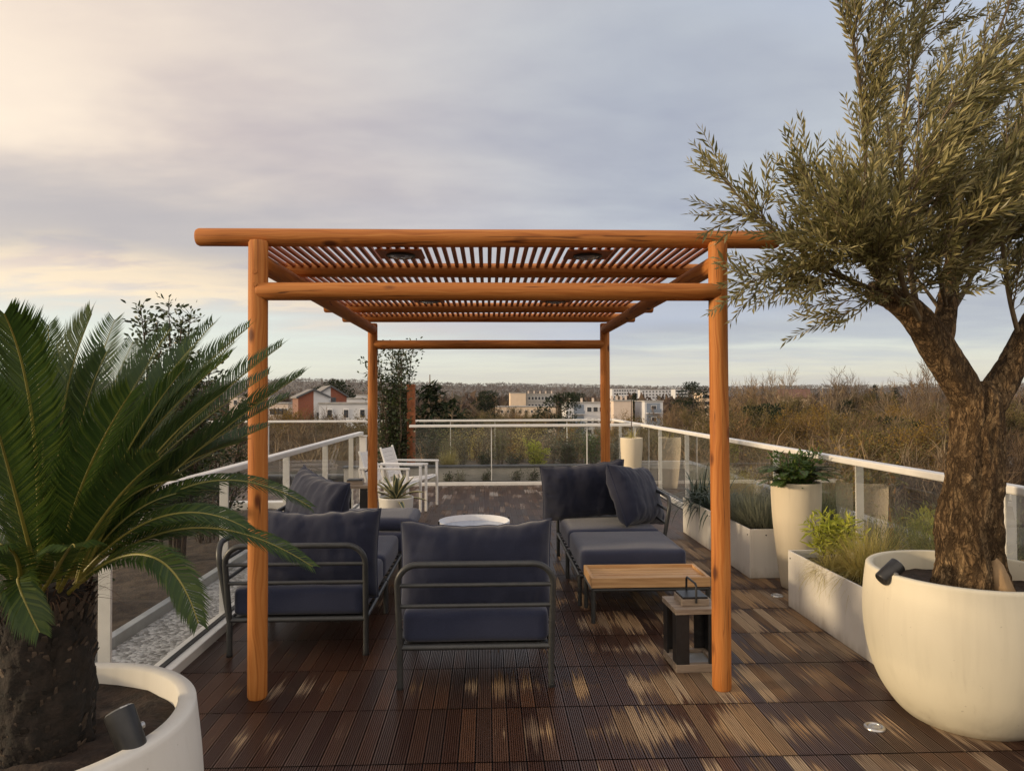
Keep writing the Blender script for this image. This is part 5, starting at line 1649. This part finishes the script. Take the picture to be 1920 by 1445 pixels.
ZR = ('bare winter tree in the brown wood beyond the right railing', 'bare trees beyond the right railing')
ZRA = ('ochre leaved autumn tree in the wood beyond the right railing', 'autumn trees beyond the right railing')
ZC = ('bare winter tree beyond the back railing, seen between the rear pergola posts', 'bare trees beyond the back railing')
ZL = ('bare winter tree near the gabled houses on the left', 'bare trees on the left')
rr = random.Random(17)
def zone(n, px0, px1, py0, py1, d0, d1, lab, kind='bare', block=()):
    k = 0; tries = 0
    while k < n and tries < n * 20:
        tries += 1
        px = px0 + (px1 - px0) * (k + rr.random()) / n; py = rr.uniform(py0, py1) + 7; Y = rr.uniform(d0, d1)
        for (a, b, dist, lim) in block:
            if a - 25 < px < b + 25 and Y < dist and py < lim: py = lim + rr.uniform(0, 18)
        put(kind, px, py, Y, *lab); k += 1
B = ((1060, 1190, 168, 800), (1205, 1250, 160, 795), (955, 1045, 255, 757), (1495, 1545, 128, 752))
zone(12, 1250, 2150, 775, 830, 24, 42, ZR, block=B)
zone(18, 1260, 2150, 742, 790, 42, 75, ZR, block=B)
zone(18, 1255, 2150, 722, 755, 80, 150, ZR, block=B)
zone(12, 1250, 2100, 715, 738, 160, 300, ZR, block=B)
zone(4, 1500, 1720, 765, 815, 30, 48, ZRA, 'autumn', block=B)
zone(6, 1460, 1660, 740, 765, 55, 95, ZRA, 'autumn', block=B)
zone(26, 770, 1250, 790, 845, 30, 60, ZC, block=B)
zone(22, 770, 1260, 750, 782, 70, 140, ZC, block=B)
zone(16, 770, 1260, 735, 752, 180, 330, ZC, block=B)
BL = ((550, 700, 112, 778),)
zone(14, 480, 720, 782, 835, 30, 60, ZL, block=BL)
zone(8, 470, 720, 768, 790, 70, 108, ZL, block=BL)
zone(14, -200, 470, 735, 790, 40, 160, ZL)
zone(10, -100, 760, 722, 738, 200, 330, ZL, block=((560, 660, 400, 760),))
for px, py, Y, v in ((1400, 748, 70, 0), (1455, 735, 110, 2), (1530, 742, 80, 1), (1600, 752, 62, 0), (1650, 768, 52, 2), (1705, 745, 90, 1), (1560, 790, 42, 2), (1310, 752, 85, 0), (1275, 770, 60, 2), (1420, 800, 40, 0), (1500, 728, 130, 0), (1625, 725, 150, 2), (1780, 740, 80, 0), (1930, 735, 80, 2)):
    put('bushy', px, py, Y, 'leafy tan or olive crowned tree rising from the wood beyond the right railing', 'leafy trees beyond the right railing', vi=v)
for px, py, Y, v in ((870, 752, 90, 3), (985, 775, 75, 0), (930, 762, 100, 2), (1030, 782, 60, 1), (1110, 803, 55, 3), (890, 790, 50, 0), (1000, 762, 150, 2), (960, 757, 190, 0)):
    put('bushy', px, py, Y, 'leafy tree beyond the back railing, seen between the rear pergola posts', 'leafy trees beyond the back railing', vi=v)
for px, py, Y, v in ((660, 765, 75, 2), (695, 770, 60, 0), (615, 783, 70, 0), (530, 757, 85, 1)):
    put('bushy', px, py, Y, 'leafy tree before the gabled houses and the white annex on the left', 'leafy trees on the left', vi=v)
for px, py, Y, lb in ((668, 762, 62, 'bare tree standing before the long white annex'), (640, 775, 55, 'low bare tree before the left part of the white annex'), (690, 768, 70, 'bare tree at the right end of the white annex'), (520, 762, 75, 'bare tree before the low reddish house on the left'), (540, 752, 90, 'bare tree just left of the brick gable'),
                      (596, 776, 85, 'bare tree in front of the front gabled house')):
    put('bare', px, py, Y, lb)
# tall silhouettes against the sky
for px, py, Y, lb in ((1462, 696, 120, 'tall bare tree with a dense crown against the sky, left of the heavy forked one'), (1500, 690, 112, 'tall heavy limbed forked bare tree standing above the wood on the right'),
                      (1578, 695, 150, 'wide bare tree rising above the red roofed house'), (1612, 699, 160, 'slender bare tree close beside the wide one above the wood'),
                      (1738, 677, 112, 'tallest bare tree above the wood, left of the olive trunk'), (1690, 695, 135, 'smaller bare tree next to the tallest one left of the olive trunk'),
                      (1415, 702, 135, 'bushy bare tree just right of the right front pergola post'), (1880, 705, 140, 'bare tree seen through the fork of the olive')):
    o = put('big', px, py - 12, Y, lb); o.scale.x *= 0.6; o.scale.y *= 0.6
for k_, px, py, Y, lb in (('conifer', 806, 702, 62, 'tall dark cedar like conifer beside the rusty pillar'), ('conifer', 848, 733, 66, 'broader dark conifer right of the tall cedar'),
                          ('pine', 911, 731, 190, 'small dark pine standing alone in the middle distance'), ('pine', 1046, 733, 120, 'dark pine in front of the cream flat block'),
                          ('pine', 1082, 735, 200, 'dark pine behind the white apartment block'), ('pine', 1299, 714, 190, 'dark pine above the wood left of the right front pergola post'),
                          ('pine', 626, 711, 160, 'dark pine behind the gabled houses'), ('conifer', 1190, 733, 210, 'dark conifer among the white slabs near the far tall pot'),
                          ('conifer', 1676, 722, 300, 'low dark conifer on the skyline between bare trees'), ('conifer', 1640, 718, 420, 'tiny pointed conifer on the skyline'),
                          ('autumn', 1212, 762, 100, 'ochre leaved tree before the building with blue balconies'), ('autumn', 1190, 775, 90, 'low ochre tree right of the pale end wall'),
                          ('autumn', 572, 752, 95, 'ochre leaved tree left of the brick gable'), ('pine', 1697, 778, 62, 'dark green ivy clad tree in the wood just left of the olive trunk'), ('pine', 1430, 756, 95, 'dark green pine in the wood right of the right front pergola post'), ('conifer', 1585, 742, 140, 'dark conifer in the wood below the wide bare tree'),
                          ('conifer', 300, 722, 90, 'dark conifer hidden among the cycad fronds')):
    put(k_, px, py, Y, lb)
for L in PROTO.values():
    for s in L:
        if s.name not in USED:
            for ch in list(s.children): bpy.data.objects.remove(ch)
            bpy.data.objects.remove(s)
for o in list(bpy.data.objects):
    if 'h0' in o: del o['h0']


# ================================================================== BUILDINGS
def bbox(px0, px1, py, Y):
    a, b = at(px0, py, Y), at(px1, py, Y)
    return a.x, b.x, a.z


def window_part(t, x, z, w, h, y=-0.03, m='window', frame=True):
    f = MB().box((x, y, z), (w, 0.10, h)).build('window', M['white_paint' if frame else 'dark_trim'], t)
    MB().box((x, y - 0.055, z), (w * 0.84, 0.02, h * 0.86)).build('pane', M[m], f)


def flat_block(label, px0, px1, py, Y, depth, wall, rows, cols, fh=2.8, ww=1.3, wh=1.35, parapet=True, rz=0.0, balc=None, chimneys=0, cat='apartment block', name='apartment_block', xa=0.05, xb=0.95, zb=None):
    x0, x1, zt = bbox(px0, px1, py, Y)
    W = x1 - x0; xc = (x0 + x1) / 2
    zb = land_z(xc, Y) - 1 if zb is None else zb
    t = thing(name, label, cat, (xc, Y, zb), rz)
    h = zt - zb
    MB().b2((-W / 2, 0, 0), (W / 2, depth, h)).build('wall', M[wall], t)
    if parapet:
        MB().b2((-W / 2 - 0.15, -0.15, h + 0.003), (W / 2 + 0.15, depth + 0.15, h + 0.28)).build('roof', M['concrete'], t)
    for r in range(rows):
        z = h - fh * (r + 0.55)
        for c in range(cols):
            x = -W / 2 + W * (xa + (xb - xa) * (c + 0.5) / cols)
            window_part(t, x, z, ww, wh)
    if balc:
        for r in range(rows):
            z = h - fh * (r + 1)
            for (a, b) in balc:
                xa_, xb_ = -W / 2 + W * a, -W / 2 + W * b
                bl = MB().b2((xa_, -1.1, z), (xb_, -0.002, z + 0.18)).build('balcony', M['plaster'], t)
                MB().b2((xa_, -1.12, z + 0.185), (xb_, -1.06, z + 1.05)).build('panel', M['bluepanel'], bl)
                MB().b2((xa_ + 0.1, -0.03, z + 0.2), (xb_ - 0.1, -0.004, z + 2.45)).build('recess', M['bluepanel'], bl)
    for k in range(chimneys):
        x = -W / 2 + W * (k + 0.5) / chimneys
        MB().b2((x - 0.25, depth * 0.4, h + 0.3), (x + 0.25, depth * 0.4 + 0.5, h + 1.3)).build('chimney', M['pink_wall'], t)
    return t

flat_block('white apartment block with balconies beyond the right rear pergola post', 1062, 1150, 756, 172, 11, 'plaster', 4, 4, balc=[(0.15, 0.38)], xa=0.42, chimneys=4, wh=1.3)
flat_block('pale windowless end wall with chimneys right of the white apartment block', 1150.5, 1186, 752, 168, 13, 'pink_wall', 0, 0, chimneys=4, cat='building', name='gable_building')
flat_block('narrow apartment block with blue grey balconies right of the pale end wall', 1209, 1243, 753, 165, 11, 'plaster', 4, 1, balc=[(0.08, 0.86)], xa=0.3, xb=0.7)
flat_block('cream flat roofed block in the middle distance', 957, 986, 737, 262, 16, 'cream_wall', 3, 0, cat='building', name='flat_building')
flat_block('long grey flat roofed block joined to the cream one', 986.5, 1042, 739, 266, 12, 'concrete', 3, 8, ww=1.0, chimneys=5, cat='building', name='flat_building')
flat_block('salmon coloured low houses behind bare branches in the middle distance', 930, 1042, 763, 235, 12, 'cream_wall', 2, 9, ww=0.8, wh=1.0, cat='building', name='low_building')
for px0, px1, py, Y, lb in ((1148, 1196, 729, 620, 'far white slab block left of the far conifer'), (1200, 1262, 731, 640, 'far white slab block in the middle of the three'), (1266, 1290, 730, 610, 'short far white block left of the skyline pine'),
                            (1318, 1334, 737, 300, 'cream block peeping out left of the right front pergola post')):
    flat_block(lb, px0, px1, py, Y, 14, 'plaster' if Y > 400 else 'cream_wall', 3, 9 if Y > 400 else 3, ww=2.0, wh=1.5, cat='building', name='slab_block')
for px0, px1, py, Y, lb in ((664, 692, 741, 190, 'white low house right of the gabled houses, upper one'), (648, 690, 748, 150, 'white low house right of the gabled houses, lower one'),
                            (505, 540, 757, 140, 'pale reddish house left of the brick gable'), (430, 500, 744, 200, 'pale house beyond the cycad fronds, near the left front post')):
    flat_block(lb, px0, px1, py, Y, 9, 'plaster' if px0 > 600 else 'pink_wall', 2, 4, ww=1.1, cat='house', name='low_house')


def gable_house(label, px, Y, rz, w, d, z_eave, z_apex, left, right, yoff=0):
    p = at(px, 746, Y)
    zb = land_z(p.x, Y) - 1
    t = thing('gable_house', label, 'house', (p.x, Y, zb), rz)
    e, a = z_eave - zb, z_apex - zb
    hw = w / 2
    mb = MB()
    mb.add([(-hw, 0, 0), (0.0, 0, 0), (0.0, 0, a), (-hw, 0, e), (-hw, d, 0), (0, d, 0), (0, d, a), (-hw, d, e)], [(0, 1, 2, 3), (7, 6, 5, 4), (0, 3, 7, 4)])
    mb.build('wall', M[left], t)
    mb = MB()
    mb.add([(0.0, 0, 0), (hw, 0, 0), (hw, 0, e), (0, 0, a), (0, d, 0), (hw, d, 0), (hw, d, e), (0, d, a)], [(0, 1, 2, 3), (7, 6, 5, 4), (1, 5, 6, 2)])
    mb.build('wall', M[right], t)
    for s in (-1, 1):
        dx, dz = hw + 0.35, (a - e) * (hw + 0.35) / hw
        mb = MB()
        q = [(0, -0.4, a + 0.02), (s * dx, -0.4, a - dz + 0.02), (s * dx, d + 0.3, a - dz + 0.02), (0, d + 0.3, a + 0.02)]
        q2 = [(x, y, z + 0.22) for x, y, z in q]
        mb.add(q + q2, [(0, 1, 2, 3), (7, 6, 5, 4), (0, 4, 5, 1), (1, 5, 6, 2), (2, 6, 7, 3), (3, 7, 4, 0)])
        rf = mb.build('roof', M['slate'], t)
        mb = MB(); b = [(x, -0.43, z - 0.03) for x, y, z in (q[0], q[1])]; b2 = [(x, -0.43, z + 0.26) for x, y, z in (q[0], q[1])]
        mb.add([b[0], b[1], b2[1], b2[0], (b[0][0], -0.401, b[0][2]), (b[1][0], -0.401, b[1][2]), (b2[1][0], -0.401, b2[1][2]), (b2[0][0], -0.401, b2[0][2])],
               [(0, 1, 2, 3), (0, 4, 5, 1), (3, 2, 6, 7), (1, 5, 6, 2)])
        mb.build('bargeboard', M['dark_trim'], rf)
    return t, e, a
t, e, a = gable_house('white house with brick left half and grey gable roof, front one of the pair', 588, 118, R(22), 5.0, 8, 1.75, 2.95, 'brick', 'plaster')
window_part(t, 1.1, e - 3.4, 1.2, 1.7, m='window', frame=False)
t, e, a = gable_house('white house with brick right half and higher grey gable roof, rear one of the pair', 620, 124, R(22), 5.6, 9, 1.9, 3.65, 'plaster', 'brick')
window_part(t, 0.5, e - 0.9, 0.8, 1.5, m='window', frame=False)
flat_block('long white flat roofed annex below the gabled houses', 598, 700, 757.5, 116, 7, 'plaster', 2, 3, ww=0.9, wh=1.5, fh=2.9, cat='house', name='annex')
t, e, a = gable_house('cream house with red tiled roof in the wood on the right', 1515, 150, R(75), 5.0, 6.0, 1.4, 3.0, 'cream_wall', 'cream_wall')
for ch in t.children:
    if ch.name.startswith('roof'): ch.data.materials.clear(); ch.data.materials.append(M['redroof'])

# ================================================================== LIGHT
SUN_AZ = math.atan2(-0.97, -0.13)     # clockwise from +Y
SUN_EL = R(9.0)
w = bpy.data.worlds.new('World'); scene.world = w
w.use_nodes = True
nt = w.node_tree
for n in list(nt.nodes): nt.nodes.remove(n)
g = G(nt)
out = g.n('ShaderNodeOutputWorld')
sky = g.n('ShaderNodeTexSky', sky_type='NISHITA', sun_disc=False, sun_elevation=SUN_EL, sun_rotation=SUN_AZ, altitude=60, air_density=1.0, dust_density=1.5, ozone_density=1.0)
bg1 = g.n('ShaderNodeBackground', {'Color': sky.outputs[0], 'Strength': 0.10})
D = g.n('ShaderNodeTexCoord').outputs['Generated']
sp = g.n('ShaderNodeSeparateXYZ', {0: D}); dx, dy, dz = sp.outputs
e = g.math('MAXIMUM', dz, 0.0)
# cloud sheet coordinates: perspective of a flat layer
inv = g.math('DIVIDE', 1.0, g.math('ADD', e, 0.10))
cv = g.n('ShaderNodeCombineXYZ', {0: g.math('MULTIPLY', dx, inv), 1: g.math('MULTIPLY', dy, inv), 2: 0.0}).outputs[0]
cvr = g.mapping(cv, (0.62, 1.0, 1), (0, 0, R(28)))
n1 = g.noise(cvr, 0.85, 5.0, 0.52, 0.5)
n2 = g.noise(cvr, 2.6, 5.0, 0.55, 0.3)
n3 = g.noise(g.mapping(cv, (0.4, 0.9, 1), (0, 0, R(10)), (3.1, 1.7, 0)), 0.55, 3.0, 0.5)
warm = g.n('ShaderNodeVectorMath', {0: D, 1: (-0.93, 0.22, 0.12)}, operation='DOT_PRODUCT').outputs['Value']
w0 = g.sstep(warm, 0.0, 0.85)
wf = g.sstep(g.math('ADD', warm, g.math('MULTIPLY', g.math('SUBTRACT', n3, 0.5), 0.6)), 0.0, 0.85)
n4 = g.noise(cvr, 6.5, 4.0, 0.6, 0.4)
tex = g.math('ADD', g.math('ADD', g.math('MULTIPLY', n1, 0.66), g.math('MULTIPLY', n2, 0.26)), g.math('MULTIPLY', n4, 0.08))
sheet = g.mix(wf, (0.405, 0.436, 0.492), (0.80, 0.655, 0.53))
shade = g.lin(tex, 0.35, 0.65, 0.76, 1.22)
sheet = g.mix(1.0, sheet, g.n('ShaderNodeCombineXYZ', {0: shade, 1: shade, 2: g.lin(tex, 0.34, 0.66, 0.84, 1.16)}), 'MULTIPLY')
# thinner sheet lets pale blue through on the right
thin = g.math('MULTIPLY', g.sstep(n3, 0.52, 0.70), g.math('SUBTRACT', 1.0, w0))
sheet = g.mix(g.math('MULTIPLY', thin, 0.55), sheet, (0.46, 0.53, 0.68))
h = g.math('ADD', e, g.math('ADD', g.math('MULTIPLY', g.math('SUBTRACT', n1, 0.5), 0.13), g.math('MULTIPLY', g.math('SUBTRACT', n2, 0.5), 0.06)))
hb = g.math('SUBTRACT', h, g.math('ADD', 0.066, g.math('MULTIPLY', w0, 0.062)))
bank = g.math('MULTIPLY', g.math('MULTIPLY', g.sstep(hb, 0.02, 0.07), g.sstep(hb, 0.21, 0.10)), g.lin(w0, 0.0, 0.6, 0.35, 1.0))
sheet = g.mix(g.math('MULTIPLY', bank, 0.72), sheet, (0.365, 0.365, 0.40))
rim = g.math('MULTIPLY', g.math('MULTIPLY', g.sstep(hb, -0.01, 0.02), g.sstep(hb, 0.10, 0.02)), g.math('MULTIPLY', g.sstep(w0, 0.25, 0.8), g.sstep(n2, 0.36, 0.56)))
sheet = g.mix(g.math('MULTIPLY', rim, 0.65), sheet, (0.96, 0.78, 0.52))
glow = g.math('MULTIPLY', g.math('MULTIPLY', g.sstep(hb, 0.12, 0.20), g.sstep(hb, 0.34, 0.22)), g.math('MULTIPLY', g.sstep(w0, 0.35, 0.95), g.sstep(n1, 0.40, 0.60)))
sheet = g.mix(g.math('MULTIPLY', glow, 0.6), sheet, (0.93, 0.79, 0.63))
# clear band above the horizon
clear = g.ramp(g.lin(e, 0.0, 0.22), [(0.0, (0.68, 0.63, 0.49)), (0.16, (0.69, 0.68, 0.57)), (0.42, (0.62, 0.68, 0.66)), (1.0, (0.50, 0.60, 0.70))])
clear = g.mix(g.math('MULTIPLY', w0, 0.6), clear, (0.78, 0.82, 0.70))
wisps = g.noise(g.mapping(D, (1.2, 1.2, 26)), 1.6, 5.0, 0.6)
clear = g.mix(g.math('MULTIPLY', g.lin(wisps, 0.42, 0.66, 0.0, 0.75), g.lin(w0, 0, 0.7, 1.0, 0.35)), clear, (0.52, 0.51, 0.51))
cover = g.sstep(hb, -0.03, 0.035)
col = g.mix(cover, clear, sheet)
back = g.math('MULTIPLY', g.sstep(dy, 0.25, -0.55), g.sstep(e, -0.02, 0.12))  # unseen sky behind the camera, brightened and warmed as added frontal fill
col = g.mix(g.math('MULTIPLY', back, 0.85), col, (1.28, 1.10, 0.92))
col = g.mix(g.math('MULTIPLY', g.sstep(e, 0.62, 0.92), 0.6), col, (0.85, 0.86, 0.95))  # overhead sky out of view, lightened as extra fill
col = g.mix(g.sstep(dz, -0.005, -0.06), col, (0.12, 0.10, 0.085))
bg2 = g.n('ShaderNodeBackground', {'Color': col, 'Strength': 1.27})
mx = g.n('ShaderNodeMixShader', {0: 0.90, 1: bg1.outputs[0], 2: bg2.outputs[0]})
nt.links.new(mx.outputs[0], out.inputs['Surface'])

ld = bpy.data.lights.new('sun', 'SUN'); ld.energy = 3.5; ld.angle = R(5.0); ld.color = (1.0, 0.76, 0.48)
lo = bpy.data.objects.new('sun', ld); COL.objects.link(lo)
sd = Vector((math.sin(SUN_AZ) * math.cos(SUN_EL), math.cos(SUN_AZ) * math.cos(SUN_EL), math.sin(SUN_EL)))
lo.rotation_euler = sd.to_track_quat('Z', 'Y').to_euler()
lo.location = sd * 40

# thin evening haze over the land
m = bpy.data.materials.new('thin_haze'); m.use_nodes = True
nt = m.node_tree
for n in list(nt.nodes): nt.nodes.remove(n)
g = G(nt)
o_ = g.n('ShaderNodeOutputMaterial')
pv = g.n('ShaderNodeVolumePrincipled', {'Color': (0.80, 0.84, 0.90, 1), 'Density': 0.00006, 'Anisotropy': 0.2})
nt.links.new(pv.outputs[0], o_.inputs['Volume'])
HAZE = True
if HAZE:
    o = MB().b2((-4600, -900, -20), (4600, 4700, 125)).build('haze', m); tag(o, 'thin pale haze over the distant wood and hills', 'haze', kind='stuff')

# ------------------------------------------------------------------ render settings
scene.render.engine = 'CYCLES'
cy = scene.cycles
cy.max_bounces = 8; cy.diffuse_bounces = 3; cy.glossy_bounces = 4; cy.transmission_bounces = 6; cy.volume_bounces = 0
cy.transparent_max_bounces = 16
cy.caustics_reflective = False; cy.caustics_refractive = False
cy.use_denoising = True
cy.denoiser = 'OPENIMAGEDENOISE'
cy.denoising_input_passes = 'RGB_ALBEDO_NORMAL'
cy.denoising_prefilter = 'ACCURATE'
cy.adaptive_threshold = 0.006
cy.sample_clamp_indirect = 6.0
vs_ = scene.view_settings
scene.display_settings.display_device = 'sRGB'
vs_.view_transform = 'Standard'; vs_.look = 'None'; vs_.gamma = 1.0; vs_.exposure = 0.0
